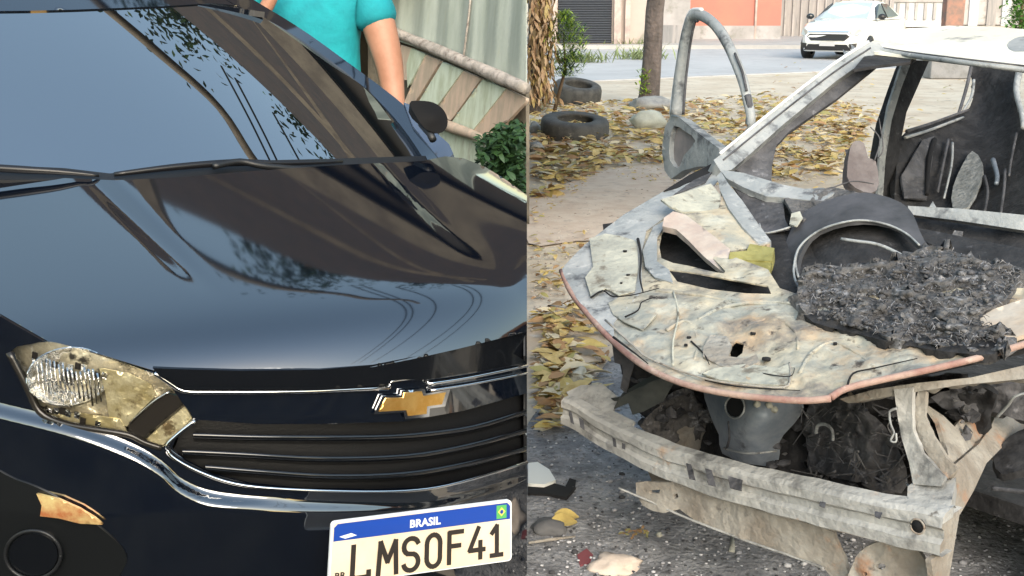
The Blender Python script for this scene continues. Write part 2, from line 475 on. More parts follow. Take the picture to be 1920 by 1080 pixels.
# emblem: a gold bar-cross in a bright frame
M_gold = mat('gold', (.83, .46, .12), .28, metal=.85, col2=(.95, .60, .2), scale=30)
E0 = [(717, 743), (752, 741), (753, 733), (796, 729), (799, 738), (844, 730), (835, 762), (806, 766), (805, 781), (760, 786), (757, 773), (701, 777)]
def shrink(poly, k, cx, cy): return [(cx + (x - cx) * k, cy + (y - cy) * k) for x, y in poly]
emb = patch('emblem', E0, near(hitf, .012), M_chrome, car, step=8, thick=.005)
E1 = [(724, 747), (757, 746), (758, 737), (791, 734), (794, 743), (836, 736), (829, 758), (801, 762), (800, 776), (765, 780), (762, 769), (710, 772)]
patch('gold_face', E1, near(hitf, .0145), M_gold, emb, step=8, thick=.002)
# headlight
M_hback = mat('lamp_housing', (.42, .38, .28), .25, metal=.6, col2=(.66, .60, .44), scale=18, layers=[((.06, .055, .045), 26, .54, .62), ((.85, .82, .72), 34, .6, .68)], bump=.4, bscale=60)
M_refl = mat('reflector', (.85, .85, .83), .10, metal=1, bump=1.0, bscale=45)
M_amber = mat('amber_reflector', (.46, .39, .20), .28, metal=.6, col2=(.72, .66, .44), scale=16, layers=[((.20, .15, .08), 30, .56, .66)], bump=.5, bscale=40)
M_dk = mat('lamp_black', (.02, .018, .016), .25)
hl = patch('headlight', HL, near(hitf, -.045), M_hback, car, step=8, thick=.004, amp=.004, freq=25)
# ribbed round reflector
bm = bmesh.new()
rc = near(hitf, -.015)(130, 706); 
nrm = (C0 - rc).normalized(); ru = Vector((0, 0, 1)).cross(nrm).normalized(); rv = nrm.cross(ru)
rings = []
for j in range(9):
    rr = .060 * j / 8 + .008; dep = -.05 * (1 - (j / 8) ** 2)
    rings.append([bm.verts.new(rc + ru * rr * math.cos(a) * 1.15 + rv * rr * math.sin(a) * .85 + nrm * (dep + .004 * math.sin(a * 18) * (j / 8))) for a in [i * math.pi / 36 for i in range(72)]])
for a, b in zip(rings, rings[1:]):
    for i in range(72): bm.faces.new((a[i], a[(i + 1) % 72], b[(i + 1) % 72], b[i]))
rf = link('round_reflector', bm, M_refl, hl, thick=.002)
link('bulb', rock_bm(bmesh.new(), rc - nrm * .035, (.016, .016, .02), 1, sub=3, rough=.02), M_dk, rf)
for i in range(16):
    x = 62 + i * 8.0
    tube('lamp_rib', [near(hitf, -.004)(x, 668 + i * 1.5 + rnd.uniform(0, 14)), near(hitf, .0)(x + 3, 712), near(hitf, -.004)(x + 8, 752 + rnd.uniform(-6, 12))], .0022, M_refl, hl, n=6)
for i in range(22):
    x = 60 + (i % 11) * 13 + rnd.uniform(-3, 3); y = 664 + (i % 11) * 3.2 + (0 if i < 11 else 92) + rnd.uniform(-5, 5)
    patch('facet', [(x, y), (x + 10, y + 3), (x + 9, y + 15), (x - 1, y + 12)], near(hitf, -.012 - .012 * rnd.random()), M_refl if i % 3 else M_dk, hl, step=7, thick=.003)
patch('inner_reflector', [(186, 690), (240, 700), (283, 720), (292, 742), (258, 775), (238, 800), (205, 785), (198, 740)], near(hitf, -.022), M_amber, hl, step=7, thick=.004)
patch('inner_reflector', smooth_poly([(86, 778), (150, 775), (225, 786), (238, 808), (180, 801), (120, 791)], 1), near(hitf, -.02), M_amber, hl, step=7, thick=.004)
patch('divider', [(310, 738), (332, 742), (345, 757), (262, 826), (240, 812), (244, 792)], near(hitf, -.006), M_dk, hl, step=7, thick=.01)
strip('divider_trim', [(243, 793), (285, 755), (318, 734)], (4, 4), M_chrome, hl, fn=near(hitf, 0))
patch('turn_lens', [(347, 762), (360, 784), (334, 810), (304, 836), (272, 826), (300, 800)], near(hitf, -.008), M_amber, hl, step=7, thick=.006)
strip('bezel', [(18, 660), (50, 722), (75, 772), (120, 794), (180, 805), (240, 815), (270, 829), (303, 840)], (16, 12), M_dk, hl, fn=near(hitf, .0))
M_lens = bpy.data.materials.new('clear_lens'); M_lens.use_nodes = True
_n = M_lens.node_tree; [_n.nodes.remove(x) for x in list(_n.nodes)]
_o = _n.nodes.new('ShaderNodeOutputMaterial'); _mx = _n.nodes.new('ShaderNodeMixShader'); _t = _n.nodes.new('ShaderNodeBsdfTransparent'); _g = _n.nodes.new('ShaderNodeBsdfGlossy'); _f = _n.nodes.new('ShaderNodeFresnel')
_g.inputs['Roughness'].default_value = .03; _f.inputs['IOR'].default_value = 1.45
_n.links.new(_f.outputs[0], _mx.inputs[0]); _n.links.new(_t.outputs[0], _mx.inputs[1]); _n.links.new(_g.outputs[0], _mx.inputs[2]); _n.links.new(_mx.outputs[0], _o.inputs[0])
patch('lens', HL, near(hitf, .006), M_lens, hl, step=9, thick=0)
# fog lamp pocket
fog = patch('fog_lamp_pocket', smooth_poly([(-40, 890), (30, 900), (110, 935), (200, 1000), (237, 1042), (225, 1078), (205, 1112), (-40, 1112)], 4), near(f_fas, .004), M_gloss2, car, step=10, thick=.004,)
patch('fog_lamp', [(62 + 46 * math.cos(a * math.pi / 12), 1040 + 40 * math.sin(a * math.pi / 12)) for a in range(24)], near(f_fas, .016), M_gloss, fog, step=8, thick=.01)
strip('fog_lamp_ring', [(62 + 52 * math.cos(a * math.pi / 12), 1040 + 45 * math.sin(a * math.pi / 12)) for a in range(25)], (7, 7), M_plastic, fog, fn=near(f_fas, .022))
M_glint = mat('warm_glint', (.80, .62, .28), .3, metal=.4, col2=(.55, .20, .08), scale=14)  # warm ground reflection in the pocket, put in as a coloured piece
patch('painted_glint', smooth_poly([(68, 926), (110, 936), (150, 954), (178, 972), (192, 984), (150, 982), (110, 972), (75, 968), (78, 948)], 1), near(f_fas, .014), M_glint, fog, step=6, thick=.006)
# number plate
PT = [B.k(621, 978, -.2, -.04, .54), B.k(958, 936, .2, -.04, .54), B.k(958, 1050, .2, -.04, .41), B.k(614, 1098, -.2, -.04, .41)]
pn = (PT[1] - PT[0]).cross(PT[3] - PT[0]).normalized()
if pn.dot(C0 - PT[0]) < 0: pn = -pn
def pl(u, v, h=0):                     # u to the right, v down, both 0..1
    a = PT[0].lerp(PT[1], u); b = PT[3].lerp(PT[2], u)
    return a.lerp(b, v) + pn * h
def plate_poly(bm, uv, h0, h1):
    top = [bm.verts.new(pl(u, v, h1)) for u, v in uv]; bot = [bm.verts.new(pl(u, v, h0)) for u, v in uv]
    bm.faces.new(top); n = len(uv)
    for i in range(n): bm.faces.new((top[i], bot[i], bot[(i + 1) % n], top[(i + 1) % n]))
    return bm
def rrect(u0, v0, u1, v1, r):
    o = []
    for cx, cy, a0 in ((u1 - r, v0 + r * 3, -90), (u1 - r, v1 - r * 3, 0), (u0 + r, v1 - r * 3, 90), (u0 + r, v0 + r * 3, 180)):
        for k in range(5):
            a = R(a0 + k * 22.5); o.append((cx + r * math.cos(a), cy + 3 * r * math.sin(a)))
    return o
M_plate = mat('plate_cream', (.80, .64, .46), .4, col2=(.84, .70, .54), scale=8)
M_blue = mat('plate_blue', (.012, .06, .36), .35)
M_white = mat('white_ink', (.82, .85, .88), .5)
M_ink = mat('black_ink', (.025, .02, .018), .5)
M_green = mat('flag_green', (.10, .42, .12), .4)
M_yel = mat('flag_yellow', (.65, .6, .12), .4)
plate = link('number_plate', plate_poly(bmesh.new(), rrect(0, 0, 1, 1, .022), -.004, .003), M_white, car, smooth=False, recalc=True)
link('plate_face', plate_poly(bmesh.new(), rrect(.008, .02, .992, .98, .018), .003, .0042), M_plate, plate, smooth=False, recalc=True)
link('plate_band', plate_poly(bmesh.new(), [(.012, .30), (.012, .09), (.03, .035), (.97, .035), (.988, .09), (.988, .30)], .0042, .0052), M_blue, plate, smooth=False, recalc=True)
link('flag', plate_poly(bmesh.new(), [(.905, .06), (.965, .06), (.965, .275), (.905, .275)], .0052, .0058), M_green, plate, smooth=False, recalc=True)
link('flag_mark', plate_poly(bmesh.new(), [(.912, .165), (.935, .09), (.958, .165), (.935, .24)], .0058, .0062), M_yel, plate, smooth=False, recalc=True)
link('flag_mark', plate_poly(bmesh.new(), [(.935 + .010 * math.cos(a * .785), .165 + .033 * math.sin(a * .785)) for a in range(8)], .0062, .0066), M_blue, plate, smooth=False, recalc=True)
link('band_mark', plate_poly(bmesh.new(), [(.04, .235), (.10, .20), (.13, .245), (.07, .275)], .0052, .0056), M_white, plate, smooth=False, recalc=True)
def plate_text(name, s, u0, v0, u1, v1, m, bold=0.0, h=.0044):
    cu = bpy.data.curves.new('text', 'FONT'); cu.body = s; cu.size = 1; cu.offset = bold; cu.extrude = 0; cu.resolution_u = 3
    t = bpy.data.objects.new('text', cu); COL.objects.link(t)
    bpy.context.view_layer.update()
    me = bpy.data.meshes.new_from_object(t.evaluated_get(bpy.context.evaluated_depsgraph_get()))
    bpy.data.objects.remove(t); bpy.data.curves.remove(cu)
    xs = [v.co.x for v in me.vertices]; ys = [v.co.y for v in me.vertices]
    x0, x1, y0, y1 = min(xs), max(xs), min(ys), max(ys)
    bm = bmesh.new(); bm.from_mesh(me); bpy.data.meshes.remove(me)
    for v in bm.verts:
        v.co = pl(u0 + (u1 - u0) * (v.co.x - x0) / (x1 - x0), v1 + (v0 - v1) * (v.co.y - y0) / (y1 - y0), h)
    bmesh.ops.recalc_face_normals(bm, faces=bm.faces)
    return link(name, bm, m, plate, smooth=False, thick=.0008, off=1)
plate_text('plate_text', 'BRASIL', .41, .11, .58, .24, M_white, .03, .0056)
def circ(cx, cy, rx, ry, a0, a1, n=12): return [(cx + rx * math.cos(R(a0 + (a1 - a0) * i / n)), cy + ry * math.sin(R(a0 + (a1 - a0) * i / n))) for i in range(n + 1)]
GL = {'L': [[(.02, 0), (.02, .88), (.10, .97), (.95, .97), (.95, .80)]],
      'M': [[(.0, 1), (.08, 0), (.5, .62), (.92, 0), (1, 1)]],
      'S': [circ(.5, .24, .46, .24, -20, -180, 9) + circ(.5, .26, .46, .24, 180, 120, 3) + circ(.5, .74, .46, .26, -70, 90, 10) + circ(.5, .76, .46, .24, 90, 165, 6)],
      '0': [circ(.5, .28, .46, .28, 180, 360, 10) + circ(.5, .72, .46, .28, 0, 180, 10) + [(.04, .28)]],
      'F': [[(.04, 1), (.04, .03), (.98, .03)], [(.04, .46), (.80, .46)]],
      '4': [[(.62, .0), (.05, .72), (1.0, .72)], [(.74, .45), (.74, 1.0)]],
      '1': [[(.12, .26), (.55, .03), (.55, .97)], [(.05, .97), (1.0, .97)]]}
def glyph(ch, u0, u1, v0, v1, hw=.0125, h0=.0042, h1=.0052):
    bm = bmesh.new(); k = 0
    for st in GL[ch]:
        q = [(u0 + (u1 - u0) * x, v0 + (v1 - v0) * y) for x, y in st]
        W, Hh = .40, .13
        m = [Vector((a * W, b * Hh)) for a, b in q]; r = hw * W
        for a, b in zip(m, m[1:]):
            d = (b - a)
            if d.length < 1e-5: continue
            d = d.normalized() * r; nn = Vector((-d.y, d.x)); k += 1
            c = [a - d * .6 + nn, b + d * .6 + nn, b + d * .6 - nn, a - d * .6 - nn]
            vs_ = [bm.verts.new(pl(p.x / W, p.y / Hh, h1 + .00004 * (k % 5))) for p in c]; bm.faces.new(vs_)
    return link('plate_text', bm, M_ink, plate, smooth=False, recalc=False)
for s_, u0, u1, v0, v1 in (('L', .115, .205, .41, .94), ('M', .25, .345, .41, .93), ('S', .38, .465, .41, .92), ('0', .505, .585, .40, .91), ('F', .63, .71, .385, .90), ('4', .745, .835, .375, .88), ('1', .87, .94, .37, .88)):
    glyph(s_, u0, u1, v0, v1)
plate_text('plate_text', 'BR', .03, .80, .085, .90, M_ink, .02)
# closed body side behind the skins (dark inner structure)
bm = bmesh.new()
side = [B.w(X, Y, Z) for X, Y, Z in ((0, 0, 0),)]
prof = [Vector((-.006, f_fas(988, y).y + .01, f_fas(988, y).z)) for y in (1090, 1000, 940, 880, 800, 740, 690)] + [Vector((-.006, f_hood(987, y).y + .01, f_hood(987, y).z - .012)) for y in (660, 600, 540, 480, 420, 380)]
prof += [Vector((-.006, prof[-1].y + .08, .6)), Vector((-.006, prof[-1].y + .08, .22)), Vector((-.006, prof[0].y + .02, .22))]
bm.faces.new([bm.verts.new(p) for p in prof])
link('inner_body', bm, M_plastic, car, smooth=False, thick=.004, off=0)
# rear body (out of sight behind the windshield)
bm = bmesh.new()
prf = [(.2, 1.5), (.75, 1.35), (.95, 1.9), (1.0, 3.0), (.95, 3.9), (.3, 3.95), (.2, 3.8)]
L_, R_ = [], []
for z, y in prf:
    a = B.w(-.84, y, z); b = B.w(.80, y, z); 
    if b.x > -.02: b = a.lerp(b, max(.05, (-.02 - a.x) / (b.x - a.x)))
    L_.append(bm.verts.new(a)); R_.append(bm.verts.new(b))
n = len(prf)
for i in range(n): bm.faces.new((L_[i], L_[(i + 1) % n], R_[(i + 1) % n], R_[i]))
bm.faces.new(L_); bm.faces.new(R_[::-1])
link('rear_body', bm, M_paint, car, smooth=False, recalc=True)
for X, Y in ((-.74, .95), (-.74, 3.2)):
    bm = bmesh.new(); c = B.w(X, Y, .31)
    rings = []
    for r_, o_ in ((.0, .06), (.20, .09), (.21, .07), (.29, .10), (.31, .06), (.31, -.10), (.2, -.1)):
        rings.append([bm.verts.new(c - B.ax * o_ + (B.ay * math.cos(a * math.pi / 16) + Vector((0, 0, math.sin(a * math.pi / 16)))) * max(r_, .001)) for a in range(32)])
    for p, q in zip(rings, rings[1:]):
        for i in range(32): bm.faces.new((p[i], p[(i + 1) % 32], q[(i + 1) % 32], q[i]))
    link('wheel', bm, M_rubber, car, recalc=True)
# ============================================================ LEFT BACKGROUND
M_leaf = mat('leaf_green', (.035, .085, .025), .5, col2=(.02, .05, .02), scale=12)
M_leafy = mat('leaf_bright', (.26, .44, .04), .5, col2=(.42, .56, .08), scale=9)
def leaf(bm, p, L, wd, yaw, pitch, roll=0, mi=0, fold=.25, n=3):
    M = Matrix.Translation(p) @ Matrix.Rotation(yaw, 4, 'Z') @ Matrix.Rotation(-pitch, 4, 'Y') @ Matrix.Rotation(roll, 4, 'X')
    prev = None
    for i in range(n + 1):
        t = i / n; ww = wd * math.sin(math.pi * (.08 + .88 * t)) * .5; z = -.25 * L * t * t
        a, c, b = [bm.verts.new(M @ Vector((L * t, s * ww, z + abs(s) * ww * fold))) for s in (-1, 0, 1)]
        if prev:
            for q in ((prev[0], a, c, prev[1]), (prev[1], c, b, prev[2])):
                f = bm.faces.new(q); f.material_index = mi; f.smooth = True
        prev = (a, c, b)
def fence_fn(off=0):
    return lambda px, py: atd(px, py, 6.7 - (px - 740) / 248 * 1.1 - off)
M_sheet = mat('fibre_sheet', (.40, .44, .40), .6, col2=(.31, .35, .31), scale=3, stretch=(3, 3, .25), layers=[((.36, .38, .28), 7, .6, .75)], bump=.2, bscale=12)
M_slat = mat('pale_slat', (.55, .62, .52), .6, col2=(.40, .45, .34), scale=6, stretch=(3, 3, .6), layers=[((.28, .23, .18), 10, .58, .75)])
M_slat2 = mat('bare_slat', (.55, .42, .33), .7, col2=(.40, .33, .26), scale=7, stretch=(3, 3, .6))
M_rail = mat('weathered_rail', (.30, .27, .24), .8, col2=(.50, .44, .40), scale=14, layers=[((.12, .09, .08), 18, .55, .7)], bump=.6, bscale=50)
fence = thing('fence', 'ramshackle fence of pale corrugated sheets above leaning boards and grey rails', 'fence', tuple(Vector((-.4, 6.2, 0))))
def sheet_fn(px, py):
    p = fence_fn(.0)(px, py); u = (px - 740 + (py) * .06) / 1.0
    return p + Vector((0, -1, 0)) * (.018 * math.sin(u * 2 * math.pi / 46.) ** 3)
patch('corrugated_sheet', [(700, -260), (986, -260), (986, 172), (950, 162), (870, 128), (800, 96), (755, 80), (700, 60)], sheet_fn, M_sheet, fence, step=7, thick=.006)
seam = [[(893, -200), (866, 122)]]
tube('sheet_seam', [fence_fn(.03)(893, -120), fence_fn(.03)(880, 20), fence_fn(.03)(868, 118)], .006, M_rail, fence)
# leaning boards under the rail: top edge to bottom edge, alternating pale and bare
bd = [((742, 82), (770, 92), (742, 240), (700, 240), 1), ((772, 94), (800, 105), (766, 190), (745, 240), 0), ((800, 106), (828, 118), (800, 172), (768, 192), 1), ((829, 119), (866, 133), (800, 232), (765, 215), 0) , ((868, 134), (905, 150), (845, 226), (806, 220), 1),
      ((822, 112), (838, 120), (800, 215), (782, 212), 1)]
bd = [((752, 84), (770, 90), (765, 150), (745, 150), 1), ((771, 90), (797, 102), (764, 165), (762, 120), 0), ((797, 102), (826, 114), (776, 195), (752, 205), 1), ((830, 116), (868, 132), (818, 200), (778, 203), 0),
      ((868, 132), (902, 147), (845, 226), (815, 212), 1), ((905, 149), (948, 166), (880, 252), (846, 230), 0), ((948, 166), (986, 184), (986, 190), (925, 256), (880, 254), 1)]
for i, q in enumerate(bd):
    patch('board', list(q[:-1]), fence_fn(.02 + .012 * (i % 2)), M_slat2 if q[-1] else M_slat, fence, step=9, thick=.018)
M_gapshade = mat('shadow_boards', (.10, .09, .07), .9, col2=(.2, .17, .13), scale=10)  # shade in the gaps between the boards, put in as a dark sheet
patch('gap_shade_sheet', [(690, 70), (986, 150), (986, 420), (690, 380)], fence_fn(-.12), M_gapshade, fence, step=20, thick=.02)
tube('rail', [fence_fn(.06)(x, y) for x, y in ((735, 58), (768, 72), (820, 94), (880, 120), (930, 142), (986, 166))], [.030, .026, .032, .03, .034, .028], M_rail, fence, smooth_n=4, n=10)
tube('rail', [fence_fn(.10)(x, y) for x, y in ((815, 226), (850, 240), (890, 254), (935, 276))], [.026, .03, .024, .02], M_slat2, fence, smooth_n=4, n=10)
patch('lower_board', [(822, 240), (870, 256), (930, 285), (925, 330), (880, 312), (826, 282)], fence_fn(.05), M_slat, fence, step=10, thick=.02)
# bush at the foot of the fence
bush = thing('bush', 'dark green leafy bush growing at the foot of the pale fence', 'plant', (-.30, 5.2, 0))
bm = bmesh.new()
for k in range(2600):
    py = rnd.uniform(232, 400); px = rnd.gauss(952, 28)
    if px < 893 + max(0, 262 - py) * 1.6: continue
    if py < 255 and rnd.random() < .5: continue
    p = atd(px, py, rnd.uniform(4.9, 5.45))
    if p.x > -.012: continue
    leaf(bm, p, rnd.uniform(.03, .06), rnd.uniform(.016, .03), rnd.uniform(0, 6.28), rnd.uniform(-.6, .9), rnd.uniform(-.6, .6))
for v in bm.verts: v.co.x = min(v.co.x, -.003)
link('foliage', bm, M_leaf, bush)
M_twig = mat('twig', (.16, .11, .07), .8)
bm = bmesh.new()
for k in range(9):
    a = Vector((-.22 + rnd.uniform(-.08, .1), 5.2, 0)); b = atd(rnd.uniform(915, 975), rnd.uniform(250, 320), 5.15)
    tube_bm(bm, [a, a.lerp(b, .5) + Vector((rnd.uniform(-.05, .03), 0, 0)), b], [.008, .006, .003], 5)
for v in bm.verts: v.co.x = min(v.co.x, -.003)
link('stem', bm, M_twig, bush)

# ---- the person behind the car
M_skin = mat('skin', (.38, .18, .11), .55, col2=(.46, .23, .15), scale=6, bump=.1, bscale=80)
M_shirt = mat('teal_shirt', (.008, .33, .38), .85, col2=(.006, .24, .29), scale=4, bump=.6, bscale=4, dist=.05)
M_hem = mat('dark_hem', (.01, .06, .08), .8)
M_hair = mat('dark_hair', (.015, .012, .010), .7)
M_short = mat('dark_shorts', (.02, .025, .04), .8)
D = 4.9
per = thing('person', 'person in a turquoise t-shirt standing beside the black car with one arm hanging', 'person', tuple(atd(590, 200, D).to_2d()) + (0,))
px0 = atd(590, 0, D).x; py0 = atd(590, 0, D).y
def PP(px, py, dy=0): q = atd(px, py, D); q.y += dy; return q
def skinned(name, J, E_, m, parent, sub=2):
    bm = bmesh.new(); ly = bm.verts.layers.skin.verify()
    V = []
    for p, r in J:
        v = bm.verts.new(Vector(p)); v[ly].radius = r if isinstance(r, tuple) else (r, r); V.append(v)
    for a, b in E_: bm.edges.new((V[a], V[b]))
    V[0][ly].use_root = True
    o = link(name, bm, m, parent)
    s = o.modifiers.new('skin', 'SKIN'); s.use_smooth_shade = True
    s2 = o.modifiers.new('sub', 'SUBSURF'); s2.levels = sub; s2.render_levels = sub
    return o
gz = 0
J = [((px0, py0, .92), (.15, .11)), ((px0, py0, 1.10), (.145, .11)), ((px0, py0, 1.30), (.16, .115)), ((px0, py0, 1.44), (.14, .09)), ((px0, py0, 1.53), .055), ((px0, py0 - .01, 1.60), .06), ((px0, py0 - .02, 1.68), (.078, .09)), ((px0, py0 - .01, 1.76), (.07, .08)),
     (PP(690, -20), .08), (PP(714, 60), .076), (PP(730, 118), .064), (PP(740, 190, -.02), .048), (PP(750, 214, -.03), .03), (PP(752, 228, -.03), (.034, .018)),   # 8-13 hanging arm
     (PP(478, -20), .062), (PP(440, 70), .050), (PP(452, 96, -.05), .044), (PP(500, 40, -.20), .034), (PP(527, 4, -.22), .028), (PP(536, -8, -.22), (.032, .018)),  # 14-19 bent arm
     ((px0 + .10, py0, .86), .105), ((px0 + .12, py0 - .01, .50), .068), ((px0 + .12, py0 + .02, .30), .058), ((px0 + .12, py0 + .02, .08), .042), ((px0 + .13, py0 - .14, .035), .035),
     ((px0 - .10, py0, .86), .105), ((px0 - .12, py0 - .01, .50), .068), ((px0 - .12, py0 + .02, .30), .058), ((px0 - .12, py0 + .02, .08), .042), ((px0 - .13, py0 - .14, .035), .035)]
Eg = [(0, 1), (1, 2), (2, 3), (3, 4), (4, 5), (5, 6), (6, 7), (3, 8), (8, 9), (9, 10), (10, 11), (11, 12), (12, 13), (3, 14), (14, 15), (15, 16), (16, 17), (17, 18), (18, 19),
      (0, 20), (20, 21), (21, 22), (22, 23), (23, 24), (0, 25), (25, 26), (26, 27), (27, 28), (28, 29)]
for hand, (dx, dz) in ((13, (.0, -1)), (19, (.35, .9))):
    hp = J[hand][0]
    for k in range(5):
        s_ = (k - 1.6) * .016
        L1 = (.030, .036, .038, .034, .024)[k] if k < 4 else .026
        a = Vector(hp) + Vector((s_, 0, dz * .025)) if k < 4 else Vector(hp) + Vector((-.035, -.01, -dz * .0))
        b = a + Vector((dx * L1, -.008, dz * L1)); c = b + Vector((dx * L1 * .7, -.016, dz * L1 * .8))
        i = len(J); J += [(a, .009), (b, .009), (c, .007)]; Eg += [(hand, i), (i, i + 1), (i + 1, i + 2)]
skinned('body', J, Eg, M_skin, per)
SJ = [((px0, py0, .90), (.215, .155)), ((px0, py0, 1.02), (.215, .16)), ((px0, py0, 1.18), (.20, .15)), ((px0, py0, 1.32), (.195, .145)), ((px0, py0, 1.44), (.16, .11)), ((px0, py0, 1.515), (.08, .075)),
      (PP(680, -28), .11), (PP(700, 20), .104), (PP(712, 58), .098), (PP(483, -28), .090), (PP(462, 20), .080), (PP(448, 60), .074)]
skinned('shirt', SJ, [(0, 1), (1, 2), (2, 3), (3, 4), (4, 5), (4, 6), (6, 7), (7, 8), (4, 9), (9, 10), (10, 11)], M_shirt, per)
skinned('shorts', [((px0, py0, .95), (.17, .125)), ((px0, py0, .84), (.17, .13)), ((px0 + .11, py0, .70), .115), ((px0 + .12, py0, .48), .10), ((px0 - .11, py0, .70), .115), ((px0 - .12, py0, .48), .10)], [(0, 1), (1, 2), (2, 3), (1, 4), (4, 5)], M_short, per)
link('hair', rock_bm(bmesh.new(), (px0, py0 + .015, 1.745), (.088, .098, .075), 4, sub=3, rough=.08), M_hair, per)
link('nose', tube_bm(bmesh.new(), [(px0, py0 - .10, 1.70), (px0, py0 - .125, 1.672), (px0, py0 - .10, 1.665)], [.008, .014, .01], 8), M_skin, per)
for s_ in (-1, 1):
    link('ear', rock_bm(bmesh.new(), (px0 + s_ * .085, py0 - .005, 1.69), (.010, .02, .03), 2, rough=.05), M_skin, per)
    link('eye', rock_bm(bmesh.new(), (px0 + s_ * .032, py0 - .096, 1.705), (.014, .008, .007), 2, rough=.02), M_hair, per)
link('mouth', tube_bm(bmesh.new(), [(px0 - .025, py0 - .10, 1.635), (px0, py0 - .108, 1.632), (px0 + .025, py0 - .10, 1.635)], .004, 6), M_hair, per)

# ---- what the paint and glass mirror: a house with open eaves behind the fence, wires, a house to the right
M_wall = mat('house_plaster', (.05, .045, .035), .9, col2=(.09, .08, .06), scale=1.5)
M_beamw = mat('rafter_wood', (.11, .095, .075), .8, col2=(.06, .05, .04), scale=4)
M_rooft = mat('added_screen_dark', (.018, .018, .018), .9, col2=(.035, .028, .024), scale=1.2)
M_roofr = mat('clay_roof', (.020, .017, .016), .85, col2=(.035, .024, .02), scale=6)
house = thing('house', 'brown house with a timber eave behind the fence, mirrored in the black car', 'house', (-3, 9.5, 0))
bm = bmesh.new(); box_bm(bm, (-4.3, 11.2, 2.6), (8.4, 4, 5.2)); link('wall', bm, M_wall, house, smooth=False)
rf_ = bmesh.new()
def slab(bm, *P):
    P, t = P[:-1], P[-1]; n = len(P)
    top = [bm.verts.new(Vector(p)) for p in P]; bot = [bm.verts.new(Vector(p) - Vector((0, 0, t))) for p in P]
    bm.faces.new(top); bm.faces.new(bot[::-1])
    for i in range(n): bm.faces.new((top[i], bot[i], bot[(i + 1) % n], top[(i + 1) % n]))
slab(rf_, (-9, 6.9, 2.9), (2.6, 6.3, 2.7), (3.4, 8.8, 5.7), (-9, 9.4, 6.3), .12)
rr = link('roof', rf_, M_roofr, house, smooth=False, recalc=True)
for i in range(9):
    x = -8.4 + i * 1.25
    bm = bmesh.new(); beam_bm(bm, (x, 6.7, 2.62), (x + .2, 9.1, 5.7), .09, .14); link('rafter', bm, M_beamw, rr, smooth=False)
bm = bmesh.new(); beam_bm(bm, (-9, 6.85, 2.8), (1.7, 6.2, 2.6), .06, .26); link('fascia_board', bm, M_beamw, rr, smooth=False)
bm = bmesh.new(); beam_bm(bm, (-9, 6.95, 2.25), (3.4, 6.3, 2.15), .04, .95); link('added_valance', bm, M_rooft, rr, smooth=False)  # unseen boards added to keep bright sky out of the windshield reflection
bm = bmesh.new(); beam_bm(bm, (-9, 7.7, 3.7), (1.5, 7.7, 4.2), .2, .2); link('purlin', bm, M_beamw, rr, smooth=False)
bm = bmesh.new(); beam_bm(bm, (-1.2, 6.6, 2.7), (1.5, 8.2, 4.9), .16, .16); link('purlin', bm, M_beamw, rr, smooth=False)
pole = thing('utility_beam', 'crooked weathered timber carried high above the fence', 'beam', (-.8, 6.3, 0))
tube('beam', [(-2.2, 6.7, 4.55), (-1.2, 6.62, 4.75), (-.5, 6.6, 4.9), (.1, 6.5, 5.35), (.9, 6.45, 5.6), (1.7, 6.4, 6.3)], [.05, .065, .055, .07, .05, .04], M_beamw, pole, smooth_n=5)
bm = bmesh.new(); beam_bm(bm, (-2.2, 6.75, 0), (-2.2, 6.75, 4.6), .16, .16, up=(0, 1, 0)); link('post', bm, M_beamw, pole, smooth=False)
for (cx_, cy_, cz_, r_, lab) in ((-1.3, 10.0, 6.9, .75, 'dark leafy tree rising left behind the house roof, mirrored in the windshield'), (.9, 9.6, 6.0, .6, 'dark leafy tree rising right behind the house roof, mirrored in the hood')):
    tr_ = thing('tree', lab, 'tree', (cx_ - .5 if cx_ < 0 else -.3, cy_ + 4, 0))
    bx_ = (cx_ - .5 if cx_ < 0 else -.3)
    tube('trunk', [(bx_, cy_ + 3.6, 0), (bx_, cy_ + 3.4, 3), (cx_, cy_ + 1, cz_ - .8), (cx_, cy_, cz_)], [.16, .13, .08, .04], M_twig, tr_, smooth_n=3)
    bm = bmesh.new()
    for k in range(1300):
        v = Vector((rnd.gauss(0, 1), rnd.gauss(0, 1), rnd.gauss(0, .8))) * r_ * .6
        if noise.noise(v * 2.2) < -.12: continue
        leaf(bm, Vector((cx_, cy_, cz_)) + v, .13, .06, rnd.uniform(0, 6.28), rnd.uniform(-.6, .6), rnd.uniform(-.6, .6), n=2)
    link('crown', bm, M_leaf, tr_)
M_wire = mat('cable', (.01, .01, .01), .5)
for k, (a, b, sag) in enumerate((((-.5, 8.9, 6.3), (7.5, -3.5, 8.6), .9), ((-.3, 8.8, 6.2), (7.6, -3.0, 8.3), .7), ((.3, 8.8, 6.2), (7.8, -2.4, 7.6), .8), ((1.4, 8.8, 5.8), (8.4, -1.0, 6.4), .6), ((1.7, 8.8, 5.8), (8.6, 0, 6.0), .5))):
    a, b = Vector(a), Vector(b)
    bm = tube_bm(bmesh.new(), [a.lerp(b, t / 14) - Vector((0, 0, sag * 4 * (t / 14) * (1 - t / 14))) for t in range(15)], .022, 6)
    o = link('overhead_wire', bm, M_wire, None, base=a)
    tag(o, 'black overhead wire strung from the eave, mirrored in the car hood', 'wire', 'overhead wires')
side_h = thing('side_house', 'low brown house with an orange roof edge, mirrored along the hood edge', 'house', (12, 3, 0))
bm = bmesh.new(); box_bm(bm, (12.5, 2, 1.9), (5, 19, 3.8)); link('wall', bm, M_wall, side_h, smooth=False)
